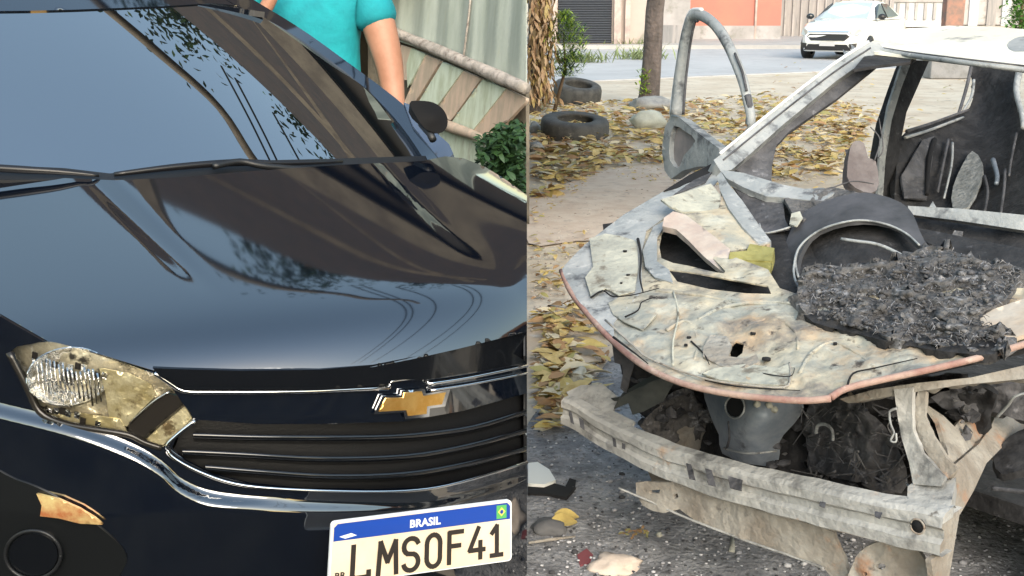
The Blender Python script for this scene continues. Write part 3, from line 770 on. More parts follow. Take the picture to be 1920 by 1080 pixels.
bm = bmesh.new(); slab(bm, (9.6, -8, 4.2), (15.6, -8, 4.6), (15.6, 12, 4.6), (9.6, 12, 4.2), .25); link('roof', bm, mat('orange_roof', (.42, .20, .09), .8), side_h, smooth=False, recalc=True)
back_h = thing('back_house', 'low dark house behind the photographer, mirrored in the bumper', 'house', (0, -14, 0))
bm = bmesh.new(); box_bm(bm, (-2, -15, 1.3), (26, 6, 2.6)); link('wall', bm, M_wall, back_h, smooth=False)
bm = bmesh.new(); slab(bm, (-15.5, -11.5, 2.65), (11.5, -11.5, 2.65), (11.5, -15, 3.9), (-15.5, -15, 3.9), .2); link('roof', bm, M_roofr, back_h, smooth=False, recalc=True)
# ============================================================ GROUND
M_soil = mat('soil', (.52, .43, .33), .95, col2=(.62, .55, .45), scale=1.1, layers=[((.30, .25, .20), 3.5, .56, .7), ((.62, .58, .52), 9, .6, .72)], bump=.5, bscale=30)
bm = bmesh.new()
NX, NY = 60, 60
def gx(i): t = i / NX * 2 - 1; return 600 * math.copysign(abs(t) ** 4, t) + t * 8
def gy(j): t = j / NY * 2 - 1; return 4 + 600 * math.copysign(abs(t) ** 4, t) + t * 8
gr = [[bm.verts.new((gx(i), gy(j), -.006 + (.012 * noise.noise(Vector((gx(i) * .7, gy(j) * .7, 0))) if abs(gx(i)) < 12 else 0))) for i in range(NX + 1)] for j in range(NY + 1)]
for j in range(NY):
    for i in range(NX): bm.faces.new((gr[j][i], gr[j][i + 1], gr[j + 1][i + 1], gr[j + 1][i]))
g_ = link('ground', bm, M_soil); tag(g_, kind='structure')
def gpatch(name, out, m, z, step=12, amp=0, freq=6, seed=1, **kw):
    o = patch(name, out, lambda px, py: atz(px, py, z), m, None, step=step, thick=0, **kw)
    if amp:
        for v in o.data.vertices:
            q = v.co * freq + Vector((seed, 0, 0)); v.co.z += amp * (noise.noise(q) + .6 * noise.noise(q * 2.7))
    tag(o, kind='structure'); return o
M_road = mat('asphalt_road', (.42, .42, .43), .9, col2=(.48, .48, .49), scale=.5, layers=[((.36, .36, .37), 2, .55, .7)])
rd = bmesh.new()
ya, yb = atz(1100, 96, 0).y, atz(1100, 178, 0).y
qa, qb = atz(1090, 176, 0), atz(1900, 120, 0)
sl = (qb.y - qa.y) / (qb.x - qa.x)
slab(rd, (-30, max(qa.y + sl * -30, 4), .012), (12, qa.y + sl * (12 - qa.x), .012), (90, qa.y + sl * (12 - qa.x), .012), (90, ya + 3, .012), (-30, ya + 1, .012), .02)
tag(link('road', rd, M_road, smooth=False, recalc=True), kind='structure')
M_pave = mat('pavement_concrete', (.46, .44, .42), .9, col2=(.38, .37, .36), scale=1.2)
pv = bmesh.new()
slab(pv, (-60, ya, .13), (90, ya + 3, .13), (90, ya + 12, .13), (-60, ya + 9, .13), .14)
tag(link('pavement', pv, M_pave, smooth=False, recalc=True), kind='structure')
M_ash = mat('ash_ground', (.32, .32, .33), .95, col2=(.19, .19, .20), scale=6, layers=[((.42, .42, .44), 26, .56, .68), ((.06, .06, .065), 17, .56, .70), ((.10, .10, .10), 60, .54, .66)], bump=1.0, bscale=60)
gpatch('ash_ground', smooth_poly([(990, 795), (1060, 790), (1120, 700), (1180, 640), (1300, 560), (1500, 420), (1700, 380), (1990, 370), (2060, 700), (2060, 1180), (991, 1180)], 3), M_ash, .012, step=14, amp=.012, freq=9)
M_path = mat('trodden_path', (.58, .47, .39), .95, col2=(.66, .57, .49), scale=5, layers=[((.36, .30, .27), 12, .55, .75)], bump=.3, bscale=60)
gpatch('path', smooth_poly([(991, 372), (1060, 345), (1140, 318), (1230, 312), (1330, 330), (1420, 420), (1300, 470), (1180, 450), (1080, 452), (991, 456)], 3), M_path, .010, step=16)

yd = bmesh.new(); slab(yd, (-40, 1.9, .006), (-.004, 1.9, .006), (-.004, 14, .006), (-40, 14, .006), .02)  # unseen ground added dark so that the bumper mirrors it dark
slab(yd, (-40, -40, .006), (8, -40, .006), (8, 1.9, .006), (-40, 1.9, .006), .02)
tag(link('unseen_dark_ground', yd, mat('added_ground_dark', (.018, .018, .02), .9, col2=(.035, .034, .032), scale=1.5, spec=0), smooth=False, recalc=True), kind='structure')
# ---- leaf litter
M_litter = [mat('dry_leaf_straw', (.60, .46, .20), .75, col2=(.44, .32, .12), scale=20), mat('dry_leaf_yellow', (.56, .43, .14), .7, col2=(.42, .31, .10), scale=20), mat('dry_leaf_brown', (.34, .20, .10), .8, col2=(.38, .24, .12), scale=20), mat('dry_leaf_pale', (.60, .52, .36), .8), mat('dry_leaf_green', (.34, .31, .12), .7)]
def litter(name, out, n, L0, L1, seed, edge=None):
    rr = random.Random(seed); bm = bmesh.new()
    xs = [p[0] for p in out]; ys = [p[1] for p in out]; k = 0
    while k < n:
        px, py = rr.uniform(min(xs), max(xs)), rr.uniform(min(ys), max(ys))
        if not inside((px, py), out): continue
        p = atz(px, py, .015 + rr.random() ** 2 * .04)
        if noise.noise(Vector((p.x * 2.2, p.y * 1.4, seed))) < rr.uniform(-.55, .12): k += .25; continue
        L = rr.uniform(L0, L1)
        if p.x < L + .004: p.x = L + .006
        leaf(bm, p, L, L * rr.uniform(.3, .5), rr.uniform(0, 6.28), rr.uniform(-.15, .5), rr.uniform(-.6, .6), mi=rr.choice((0, 0, 0, 0, 1, 1, 2, 2, 2, 3, 3, 4)), fold=rr.uniform(-.3, .5))
        k += 1
    o = link(name, bm, M_litter); return tag(o, kind='stuff')
litter('leaf_litter', [(992, 190), (1200, 185), (1260, 190), (1420, 175), (1600, 190), (1640, 215), (1560, 330), (1450, 330), (1330, 330), (1250, 300), (1130, 310), (1060, 345), (992, 370)], 4200, .05, .19, 3)
litter('leaf_crumbs', [(992, 190), (1200, 185), (1260, 190), (1420, 175), (1640, 180), (1700, 240), (1560, 360), (1330, 350), (1130, 330), (1060, 375), (992, 420)], 2600, .015, .05, 13)
litter('leaf_litter', [(992, 440), (1100, 430), (1110, 470), (1060, 540), (992, 560)], 130, .03, .08, 5)
litter('leaf_litter', [(992, 590), (1080, 560), (1140, 620), (1150, 700), (1100, 790), (992, 810)], 420, .04, .13, 6)
litter('leaf_litter', [(1440, 110), (1900, 110), (1900, 330), (1450, 330)], 260, .05, .12, 8)
tag(bpy.data.objects['leaf_litter'], kind='stuff')
# larger single leaves lying in front
proto = None
spots = [(1040, 640, .16, .5, 0, 1), (1085, 622, .15, 2.6, 1, 1), (1110, 650, .14, .2, 1, 0), (1060, 665, .13, 1.2, 0, 1), (1025, 690, .15, 3.0, 0, 0), (1095, 692, .16, .1, 0, 0), (1010, 720, .12, .9, 2, 0), (1050, 730, .14, 2.9, 3, 1),
         (1120, 700, .12, .4, 3, 0), (1010, 800, .10, .3, 1, 0), (1040, 758, .13, 3.0, 2, 1), (1075, 745, .11, .3, 0, 1), (1128, 672, .12, 2.1, 1, 1), (1000, 660, .0, 0, 0, 0)]
for i, (px, py, L, yaw, mi, up) in enumerate(spots[:-1]):
    p = atz(px, py, .035); p.x = max(p.x, .014 + L * .6)
    bm = bmesh.new(); leaf(bm, Vector((p.x - math.cos(yaw) * L / 2, p.y - math.sin(yaw) * L / 2, .04)), L, L * .42, yaw, .15, rnd.uniform(-.4, .4), fold=.3, n=6)
    for v in bm.verts: v.co.x = max(v.co.x, .003)
    o = link('fallen_leaf', bm, M_litter[mi], None, base=(p.x, p.y, .02), thick=.001)
    tag(o, 'large dry leaf curled in the heap beside the burnt bumper', 'leaf', 'large leaves beside the burnt bumper')
bm = bmesh.new()
for (px, py, L, yaw) in ((1032, 982, .085, .35), (1040, 966, .07, .0)):
    leaf(bm, atz(px, py, .03), L, L * .62, yaw, .1, .35, fold=.35, n=6)
tag(link('yellow_leaf', bm, M_litter[1], None, base=tuple(atz(1055, 970, .02)), thick=.001), 'single bright yellow green leaf on the grey ash ground', 'leaf')

# ---- street background
M_shutter = mat('roller_shutter', (.09, .10, .12), .5, metal=.3)
M_frame = mat('door_frame', (.35, .28, .26), .8, col2=(.5, .42, .38), scale=3)
M_beige = mat('beige_wall', (.48, .40, .36), .9, col2=(.42, .36, .33), scale=.8, layers=[((.25, .24, .2), 1.2, .6, .72)])
M_greyw = mat('grey_wall', (.42, .40, .41), .9, col2=(.30, .29, .29), scale=.8, layers=[((.22, .22, .2), 2, .55, .7)])
M_pink = mat('pink_wall', (.54, .20, .15), .9, col2=(.44, .18, .145), scale=.7, layers=[((.34, .26, .22), 1.6, .6, .75)])
M_dgrey = mat('weathered_boards', (.23, .23, .24), .9, col2=(.34, .32, .32), scale=1.5, stretch=(4, 4, .3), layers=[((.12, .12, .12), 4, .58, .7)])
M_whitew = mat('white_wall', (.58, .61, .66), .9, col2=(.46, .48, .52), scale=.9)
yw = atz(1100, 88, 0).y
def wallblock(name, label, px0_, px1_, pyb, h, m, dep=4, extra=0, cat='building'):
    yy = atz((px0_ + px1_) / 2, pyb, 0).y + extra
    x0 = ray(px0_, 0).x * yy / math.cos(PITCH) / (1) ; 
    a = atw(px0_, pyb, yy).x; b = atw(px1_, pyb, yy).x
    t = thing(name, label, cat, ((a + b) / 2, yy + dep / 2, 0))
    bm = bmesh.new(); box_bm(bm, ((a + b) / 2, yy + dep / 2, h / 2 + .05), (b - a, dep, h)); link('wall', bm, m, t, smooth=False)
    bm = bmesh.new(); box_bm(bm, ((a + b) / 2, yy + dep / 2, h + .15), (b - a + .3, dep + .4, .2)); link('roof', bm, M_dgrey, t, smooth=False)
    return t, a, b, yy
sh, a, b, yy = wallblock('shuttered_building', 'shop front with a dark grey roller shutter at the left of the street', 1010, 1215, 90, 4.2, M_beige)
bm = bmesh.new()
xa, xb = atw(1046, 80, yy).x, atw(1146, 80, yy).x
n = 40
for i in range(n):
    z0, z1 = .15 + i * .075, .15 + (i + 1) * .075
    q = [bm.verts.new(p) for p in ((xa, yy - .03, z0), (xb, yy - .03, z0), (xb, yy - .09, (z0 + z1) / 2), (xa, yy - .09, (z0 + z1) / 2), (xb, yy - .03, z1), (xa, yy - .03, z1))]
    bm.faces.new((q[0], q[1], q[2], q[3])); bm.faces.new((q[3], q[2], q[4], q[5]))
link('shutter', bm, M_shutter, sh, smooth=False)
for xx, w_ in ((xb + .18, .22), (xb + .5, .16), (xa - .1, .15)):
    bm = bmesh.new(); box_bm(bm, (xx, yy - .12, 1.8), (w_, .2, 3.6)); link('door_frame', bm, M_frame, sh, smooth=False)
gw, a, b, yy2 = wallblock('grey_building', 'grey stained wall between the roller shutter and the pink wall', 1215, 1292, 88, 3.6, M_greyw)
bm = bmesh.new(); box_bm(bm, ((a + b) / 2, yy2 - .05, .35), (b - a, .1, .7)); link('plinth', bm, M_dgrey, gw, smooth=False)
pk, a, b, yy3 = wallblock('pink_building', 'salmon pink plastered wall beyond the open burnt door', 1292, 1462, 80, 4, M_pink)
bm = bmesh.new(); box_bm(bm, (a + (b - a) * .72, yy3 - .04, 2), (.07, .1, 4)); link('pilaster', bm, M_frame, pk, smooth=False)
bm = bmesh.new(); box_bm(bm, ((a + b) / 2, yy3 - .02, .3), (b - a, .1, .6)); link('plinth', bm, M_greyw, pk, smooth=False)
dg, a, b, yy4 = wallblock('board_fence', 'tall weathered grey board fence behind the white car', 1462, 1672, 70, 3, M_dgrey, dep=.3, cat='fence')
for i in range(14):
    bm = bmesh.new(); box_bm(bm, (a + (b - a) * (i + .5) / 14, yy4 - .04, 1.5), (.06, .06, 3)); link('batten', bm, M_greyw, dg, smooth=False)
ww_, a, b, yy5 = wallblock('white_building', 'bright white building to the right of the white car', 1672, 1775, 52, 4, M_whitew)
bm = bmesh.new()
for i in range(6): box_bm(bm, (a + (b - a) * (i + .5) / 6, yy5 - .05, .9), (.16, .1, .9))
box_bm(bm, ((a + b) / 2, yy5 - .06, 1.45), (b - a, .12, .12)); link('railing', bm, M_greyw, ww_, smooth=False)
bb, a, b, yy6 = wallblock('pale_building', 'pale blue grey building with a brown gatepost above the burnt roof', 1800, 2080, 48, 4, M_greyw)
for f_, m_ in ((.08, M_whitew), (.2, M_dgrey), (.3, M_whitew), (.42, M_dgrey)):
    bm = bmesh.new(); box_bm(bm, (a + (b - a) * f_, yy6 - .06, 1.3), ((b - a) * .06, .1, 2.6)); link('panel', bm, m_, bb, smooth=False)
# brown gatepost
yp = atz(1785, 95, 0).y
bm = bmesh.new(); xa, xb = atw(1768, 50, yp).x, atw(1802, 50, yp).x
box_bm(bm, ((xa + xb) / 2, yp, 2), (xb - xa, .4, 4))
M_post = mat('brick_post', (.36, .19, .14), .9, col2=(.2, .15, .13), scale=3)
gp = link('brick_post', bm, M_post, None, smooth=False, base=((xa + xb) / 2, yp, 0), bevel=.02); tag(gp, 'brown brick gatepost seen above the burnt car roof', 'post')
# stone block seen through the windshield opening
q = atz(1782, 148, 0)
bm = bmesh.new(); box_bm(bm, (q.x, q.y + .3, .22), (.75, .5, .44)); o = link('concrete_block', bm, mat('block_concrete', (.3, .3, .31), .9, col2=(.22, .22, .22), scale=4, bump=.5), None, smooth=False, base=tuple(q), bevel=.02)
tag(o, 'grey concrete block on the ground seen through the burnt cabin', 'block')
# tree
M_bark = mat('bark', (.17, .14, .13), .95, col2=(.10, .085, .08), scale=9, stretch=(1, 1, .25), bump=1, bscale=18, dist=.03)
tb = atz(1215, 196, 0)
tree = thing('tree', 'bare grey tree trunk standing at the near edge of the road', 'tree', tuple(tb))
tr = [tb + Vector((0, 0, -.05)), atw(1217, 180, tb.y), atw(1222, 120, tb.y), atw(1226, 50, tb.y), atw(1230, 0, tb.y), tb + Vector((.22, 0, 2.6)), tb + Vector((.1, .1, 3.6))]
tube('trunk', tr, [.20, .155, .14, .135, .13, .12, .08], M_bark, tree, smooth_n=6, n=14)
bm = bmesh.new()
for k in range(5):
    a_ = k * 1.3; e = tb + Vector((.1 + 1.3 * math.cos(a_), .1 + 1.3 * math.sin(a_), 4.9 + .3 * (k % 2)))
    tube_bm(bm, [tb + Vector((.12, .1, 3.3)), tb.lerp(e, .8) + Vector((0, 0, .5)), e], [.07, .045, .015], 7)
link('limbs', bm, M_bark, tree)
bm = bmesh.new()
for k in range(450):
    v = Vector((rnd.gauss(0, 1), rnd.gauss(0, 1), rnd.gauss(0, .6)))
    p = tb + Vector((.1, .1, 5.3)) + v * .75
    leaf(bm, p, .16, .07, rnd.uniform(0, 6.28), rnd.uniform(-.5, .5), rnd.uniform(-.6, .6), n=2)
link('crown', bm, M_leaf, tree)
bm = bmesh.new()
for k in range(60):
    p = atw(rnd.gauss(1206, 6), rnd.uniform(130, 178), tb.y - .15); leaf(bm, p, .08, .035, rnd.uniform(0, 6.28), rnd.uniform(0, 1.2), 0, n=2)
link('sucker_leaves', bm, M_leafy, tree)
# slab at the tree foot
M_stone = mat('stone', (.36, .36, .34), .9, col2=(.25, .25, .25), scale=6, bump=.6, bscale=25)
def stone(name, px, py, w_, h_, label, m=None, seed=1, dz=.0, d_=None, rough=.3, cat='stone', rz=0):
    q = atz(px, py, 0); q.x = max(q.x, w_ / 2 * 1.15 + .003)
    bm = rock_bm(bmesh.new(), q + Vector((0, 0, h_ * .35)), (w_ / 2, (d_ or w_ * .8) / 2, h_ / 2), seed, sub=3, rough=rough, rz=rz)
    for v in bm.verts: v.co.x = max(v.co.x, .002)
    o = link(name, bm, m or M_stone, None, base=tuple(q)); return tag(o, label, cat)
stone('stone_slab', 1222, 206, .62, .22, 'dark flat stone lying against the foot of the tree', seed=3, rz=-.3)
stone('stone_slab', 1216, 240, .42, .26, 'pale greenish stone slab beside the open burnt door', mat('pale_stone', (.48, .50, .44), .9, col2=(.36, .38, .34), scale=5, bump=.5), seed=5)
stone('stone', 1002, 250, .14, .16, 'grey rounded stone left of the lying tyre', seed=8)
stone('stone', 1006, 285, .16, .12, 'small grey stone below the tyre at the left edge', seed=9)
stone('stone', 1012, 1000, .11, .05, 'dark grey stone low at the left edge of the ash', mat('dark_stone', (.12, .12, .125), .9, bump=.5), seed=11)
stone('white_stone', 1152, 1068, .13, .045, 'large cream white stone at the bottom edge below the bumper', mat('cream_stone', (.70, .60, .52), .85, col2=(.6, .5, .42), scale=12, bump=.3), seed=14, rough=.5)
# small pebbles and clinker on the ash
bm = bmesh.new()
for k in range(3500):
    px, py = rnd.uniform(995, 1990), rnd.uniform(640, 1120)
    q = atz(px, py, .015); s_ = rnd.uniform(.0015, .006) * (1 if rnd.random() < .93 else 2)
    if q.x < .02: continue
    rock_bm(bm, q, (s_, s_ * rnd.uniform(.5, 1), s_ * .6), k, sub=1, mi=rnd.choice((0, 0, 1, 2)))
tag(link('clinker', bm, [mat('clinker_grey', (.30, .30, .32), .9), mat('clinker_dark', (.05, .05, .055), .9), mat('clinker_pale', (.52, .52, .54), .9)]), kind='stuff')
bm = bmesh.new()
for k in range(700):
    px, py = rnd.uniform(992, 1500), rnd.uniform(320, 620); q = atz(px, py, .008); s_ = rnd.uniform(.004, .014)
    rock_bm(bm, q, (s_, s_, s_ * .5), k, sub=1, mi=rnd.choice((0, 1)))
for v in bm.verts: v.co.x = max(v.co.x, .002)
tag(link('gravel', bm, [mat('gravel_pale', (.45, .4, .35), .9), mat('gravel_brown', (.25, .19, .15), .9)]), kind='stuff')
# tyres
M_tyre = mat('old_tyre', (.06, .06, .06), .85, col2=(.10, .098, .094), scale=7, layers=[((.28, .26, .22), 16, .62, .75)], bump=.3, bscale=60)
def torus_bm(bm, c, Rm, r, rz_, tilt=(0, 0), sq=1.0, n=40, m=14, mi=0):
    Mt = Matrix.Translation(Vector(c)) @ Matrix.Rotation(tilt[0], 4, 'X') @ Matrix.Rotation(tilt[1], 4, 'Y')
    rg = []
    for i in range(n):
        a = 2 * math.pi * i / n; ring = []
        for j in range(m):
            b = 2 * math.pi * j / m
            if abs(math.cos(b)) > .6 and math.cos(b) < 0 and abs(math.sin(b)) < .75: rr_ = .55
            else: rr_ = 1
            sx = math.copysign(abs(math.cos(b)) ** .6, math.cos(b)) * rr_; sz = math.copysign(abs(math.sin(b)) ** .6, math.sin(b))
            k = 1 + (.012 if (i % 2 and math.cos(b) > .5) else 0)
            ring.append(bm.verts.new(Mt @ Vector(((Rm + r * sx) * k * math.cos(a), (Rm + r * sx) * k * math.sin(a), rz_ * sz))))
        rg.append(ring)
    for i in range(n):
        for j in range(m):
            f = bm.faces.new((rg[i][j], rg[(i + 1) % n][j], rg[(i + 1) % n][(j + 1) % m], rg[i][(j + 1) % m])); f.smooth = True; f.material_index = mi
    return bm
q = atz(1079, 262, 0)
q2 = Vector((q.x, q.y + .22, .115))
tag(link('old_tyre', torus_bm(bmesh.new(), q2, .28, .105, .11, (.14, .05)), M_tyre, None, base=(q2.x, q2.y, 0), recalc=True), 'old grey tyre lying flat in the leaves with dirt inside it', 'tyre')
q3 = atz(1083, 195, 0)
tag(link('old_tyre', torus_bm(bmesh.new(), (q3.x, q3.y + .15, .15), .27, .09, .15, (.22, .12)), mat('dark_tyre', (.05, .05, .05), .85, col2=(.09, .09, .085), scale=9, bump=.3), None, base=(q3.x, q3.y, 0), recalc=True), 'darker old tyre leaning behind the lying grey tyre', 'tyre')
bm = bmesh.new()
for k in range(90):
    a_ = rnd.uniform(0, 6.28); r_ = rnd.uniform(0, .15); leaf(bm, q2 + Vector((r_ * math.cos(a_), r_ * math.sin(a_), rnd.uniform(-.02, .05))), .07, .03, rnd.uniform(0, 6.28), rnd.uniform(0, .9), rnd.uniform(-.5, .5), mi=rnd.choice((0, 1, 2, 4)), n=2)
tag(link('tyre_leaf_fill', bm, M_litter), kind='stuff')
# shaggy dry trunk with hanging leaves and a green fern
M_dry = mat('dry_frond', (.46, .29, .17), .85, col2=(.62, .45, .28), scale=9)
M_dry2 = mat('dry_frond_dark', (.20, .14, .07), .85)
qs = atz(1010, 212, 0); 
shag = thing('shaggy_stump', 'brown shaggy trunk hung with dry curled leaves beside the green fern', 'tree', (.16, qs.y, 0))
tube('trunk', [(.10, qs.y, -.02), (.10, qs.y, .8), (.09, qs.y, 1.6), (.09, qs.y, 2.2)], [.09, .08, .075, .05], M_bark, shag, smooth_n=4)
bm = bmesh.new()
for k in range(1500):
    py = rnd.uniform(-120, 185); hw = 26 + 7 * math.sin(py / 31.) + max(0, py - 60) * .08; px = rnd.gauss(1014, hw * .48)
    if px > 1018 + hw: continue
    p = atw(px, py, qs.y + rnd.uniform(-.22, .1)); L = rnd.uniform(.07, .18)
    leaf(bm, p, L, L * .3, rnd.uniform(0, 6.28), rnd.uniform(-1.5, -.7), rnd.uniform(-1, 1), mi=rnd.choice((0, 0, 0, 1, 2)), n=3)
for v in bm.verts: v.co.x = max(v.co.x, .003)
link('hanging_leaves', bm, [M_dry, M_dry2, M_litter[0]], shag)
fern = thing('fern', 'bright green fern growing out of the shaggy trunk in front of the shutter', 'plant', (.42, qs.y - .1, 0))
bm = bmesh.new()
for k in range(1700):
    t = rnd.random(); py = 25 + 120 * t; px = rnd.gauss(1056 + 14 * math.sin(t * 3) , 6 + 16 * math.sin(t * 2.9))
    if px > 1098: continue
    p = atw(px, py, qs.y - .1 + rnd.uniform(-.12, .12)); L = rnd.uniform(.05, .11)
    leaf(bm, p, L, L * .25, rnd.uniform(-1, 1) + (0 if rnd.random() < .6 else 3), rnd.uniform(.1, 1.3), 0, mi=1 if rnd.random() < .35 + .3 * (t > .6) else 0, n=2)
link('fronds', bm, [M_leafy, M_leaf], fern)
bm = bmesh.new(); tube_bm(bm, [(.36, qs.y - .05, -.02), atw(1060, 130, qs.y - .08), atw(1056, 60, qs.y - .1)], [.03, .02, .006], 7); link('stem', bm, M_twig, fern)
# green plant far right
q = atz(1912, 60, 0)
pb = thing('roadside_bush', 'green bush against the pale building at the far right', 'plant', (q.x, q.y, 0))
bm = bmesh.new()
for k in range(500):
    p = atw(rnd.gauss(1912, 12), rnd.uniform(-30, 58), q.y + rnd.uniform(-.6, .6)); leaf(bm, p, .35, .16, rnd.uniform(0, 6.28), rnd.uniform(-.3, 1), 0, n=2)
link('foliage', bm, mat('bush_green', (.10, .24, .05), .6), pb)
bm = bmesh.new(); tube_bm(bm, [(q.x, q.y, 0), (q.x, q.y, 2)], [.1, .04], 7); link('stem', bm, M_twig, pb)
# weed tufts by the road
for px, py in ((1088, 118), (1195, 112), (1185, 90)):
    q = atz(px, py, 0); bm = bmesh.new()
    for k in range(120): leaf(bm, q + Vector((rnd.gauss(0, .35), rnd.gauss(0, .2), 0)), rnd.uniform(.2, .45), .05, rnd.uniform(0, 6.28), rnd.uniform(.6, 1.4), 0, n=2)
    tag(link('weeds', bm, mat('weed', (.22, .27, .13), .8), None), kind='stuff')

# ---- white car on the road
M_wpaint = mat('white_paint', (.80, .81, .80), .25, coat=.8)
M_wglass = mat('pale_glass', (.45, .52, .52), .12, coat=.6)
M_dglass = mat('side_glass', (.02, .022, .025), .15, coat=.4)
M_black = mat('car_black', (.02, .02, .022), .4)
wc0 = atz(1512, 112, 0)
C = Frame(wc0.x, wc0.y, R(-33))
# local: X to picture right across the front, Y rearwards; the nose is at Y=0
wc = thing('parked_car', 'white sedan on the road seen from its front corner behind the burnt car', 'car', tuple(C.w(.55, 2.1, 0)))
WX = .55
def cy(z): return 0
prof_top = [(-.05, .30), (-.06, .55), (.02, .78), (.25, .90), (1.0, 1.0), (1.15, 1.02)]
def body_section(Y):
    # half width, top z
    zt = lerp_line([(0, .72), (.12, .86), (.35, .93), (1.1, 1.02), (3.6, 1.02), (4.1, 1.04), (4.3, .95)], Y)
    hw = lerp_line([(0, .62), (.15, .74), (.5, .84), (3.6, .86), (4.1, .80), (4.3, .70)], Y)
    return hw, zt
bm = bmesh.new(); rings = []
Ys = [-.04, .0, .06, .15, .3, .5, .9, 1.1, 1.5, 2, 2.6, 3.2, 3.6, 3.9, 4.1, 4.25, 4.32]
for Y in Ys:
    hw, zt = body_section(max(Y, 0)); zb = .22
    if Y < 0: hw *= .93; zt -= .10; zb = .30
    sec = [(-hw * .93, zb), (-hw, .42), (-hw * 1.0, .62), (-hw * .97, zt - .08), (-hw * .82, zt), (0, zt + .025), (hw * .82, zt), (hw * .97, zt - .08), (hw, .62), (hw, .42), (hw * .93, zb)]
    rings.append([bm.verts.new(C.w(WX + x, Y, z)) for x, z in sec])
for p, q in zip(rings, rings[1:]):
    for i in range(10): bm.faces.new((p[i], p[i + 1], q[i + 1], q[i]))
    bm.faces.new((p[10], p[0], q[0], q[10]))
bm.faces.new(rings[0]); bm.faces.new(rings[-1][::-1])
ob = link('body', bm, M_wpaint, wc, recalc=True); 
cab = bmesh.new(); rings = []
for Y, hw, z in ((1.02, .70, 1.0), (1.5, .63, 1.27), (1.9, .58, 1.42), (2.3, .57, 1.47), (2.9, .56, 1.45), (3.3, .58, 1.35), (3.75, .62, 1.10), (3.85, .64, 1.02)):
    rings.append([cab.verts.new(C.w(WX + x, Y, zz)) for x, zz in ((-.78, 1.0), (-hw, z - .05), (-hw * .8, z), (0, z + .02), (hw * .8, z), (hw, z - .05), (.78, 1.0))])
for p, q in zip(rings, rings[1:]):
    for i in range(6): cab.faces.new((p[i], p[i + 1], q[i + 1], q[i]))
link('roof', cab, M_wpaint, wc, recalc=True)
def quadp(name, pts, m, parent, t=.01):
    bm = bmesh.new(); bm.faces.new([bm.verts.new(Vector(p)) for p in pts]); bm.normal_update()
    for f in bm.faces:
        if f.normal.dot(f.calc_center_median() - C0) > 0: f.normal_flip()
    return link(name, bm, m, parent, smooth=False, thick=t, off=-1)
quadp('windshield', [C.w(WX - .64, 1.05, 1.04), C.w(WX + .64, 1.05, 1.04), C.w(WX + .50, 1.88, 1.44), C.w(WX - .50, 1.88, 1.44)], M_wglass, wc, .02)
# side nearest the camera is the car's -X? place windows on both sides
for s_ in (-1, 1):
    quadp('side_window', [C.w(WX + s_ * .79, 1.35, 1.05), C.w(WX + s_ * .64, 1.72, 1.33), C.w(WX + s_ * .62, 2.05, 1.42), C.w(WX + s_ * .80, 2.2, 1.05)], M_dglass, wc, .02)
    quadp('side_window', [C.w(WX + s_ * .80, 2.32, 1.05), C.w(WX + s_ * .62, 2.22, 1.42), C.w(WX + s_ * .62, 2.75, 1.40), C.w(WX + s_ * .78, 3.35, 1.08)], M_dglass, wc, .02)
    bm = rock_bm(bmesh.new(), C.w(WX + s_ * .96, 1.25, 1.08), (.11, .09, .08), 1, rough=.03); link('side_mirror', bm, M_black if s_ > 0 else M_dglass, wc)
def cpatch(name, pts, m, Y=-.07, t=.02): return quadp(name, [C.w(WX + x, Y + dy, z) for x, z, dy in pts], m, wc, t)
cpatch('grille', [(-.48, .66, .02), (.48, .66, .02), (.56, .60, .04), (.44, .50, 0), (-.44, .50, 0), (-.56, .60, .04)], M_black)
cpatch('grille_trim', [(-.54, .74, .03), (.54, .74, .03), (.52, .71, .02), (-.52, .71, .02)], M_chrome)
cpatch('lower_intake', [(-.5, .40, -.01), (.5, .40, -.01), (.62, .25, .02), (-.62, .25, .02)], M_black)
cpatch('number_plate', [(-.2, .47, -.02), (.2, .47, -.02), (.2, .36, -.02), (-.2, .36, -.02)], mat('grey_plate', (.5, .5, .52), .5))
for s_ in (-1, 1):
    cpatch('headlight', [(s_ * .56, .74, .03), (s_ * .74, .80, .20), (s_ * .80, .74, .28), (s_ * .76, .64, .16), (s_ * .60, .62, .06)], mat('lamp_grey', (.55, .56, .56), .2, metal=.4))
    cpatch('fog_pocket', [(s_ * .56, .42, .0), (s_ * .74, .44, .10), (s_ * .72, .30, .08), (s_ * .58, .30, .02)], M_black)
    for Y in (.72, 3.35):
        c = C.w(WX + s_ * .80, Y, .31); bm = bmesh.new(); rings = []
        for r_, o_ in ((.001, .07), (.19, .07), (.20, .09), (.30, .08), (.315, .03), (.315, -.12), (.2, -.12)):
            rings.append([bm.verts.new(c + C.ax * s_ * o_ + (C.ay * math.cos(a * math.pi / 12) + Vector((0, 0, math.sin(a * math.pi / 12)))) * r_) for a in range(24)])
        for p, q in zip(rings, rings[1:]):
            for i in range(24): bm.faces.new((p[i], p[(i + 1) % 24], q[(i + 1) % 24], q[i]))
        link('wheel', bm, M_black, wc, recalc=True)
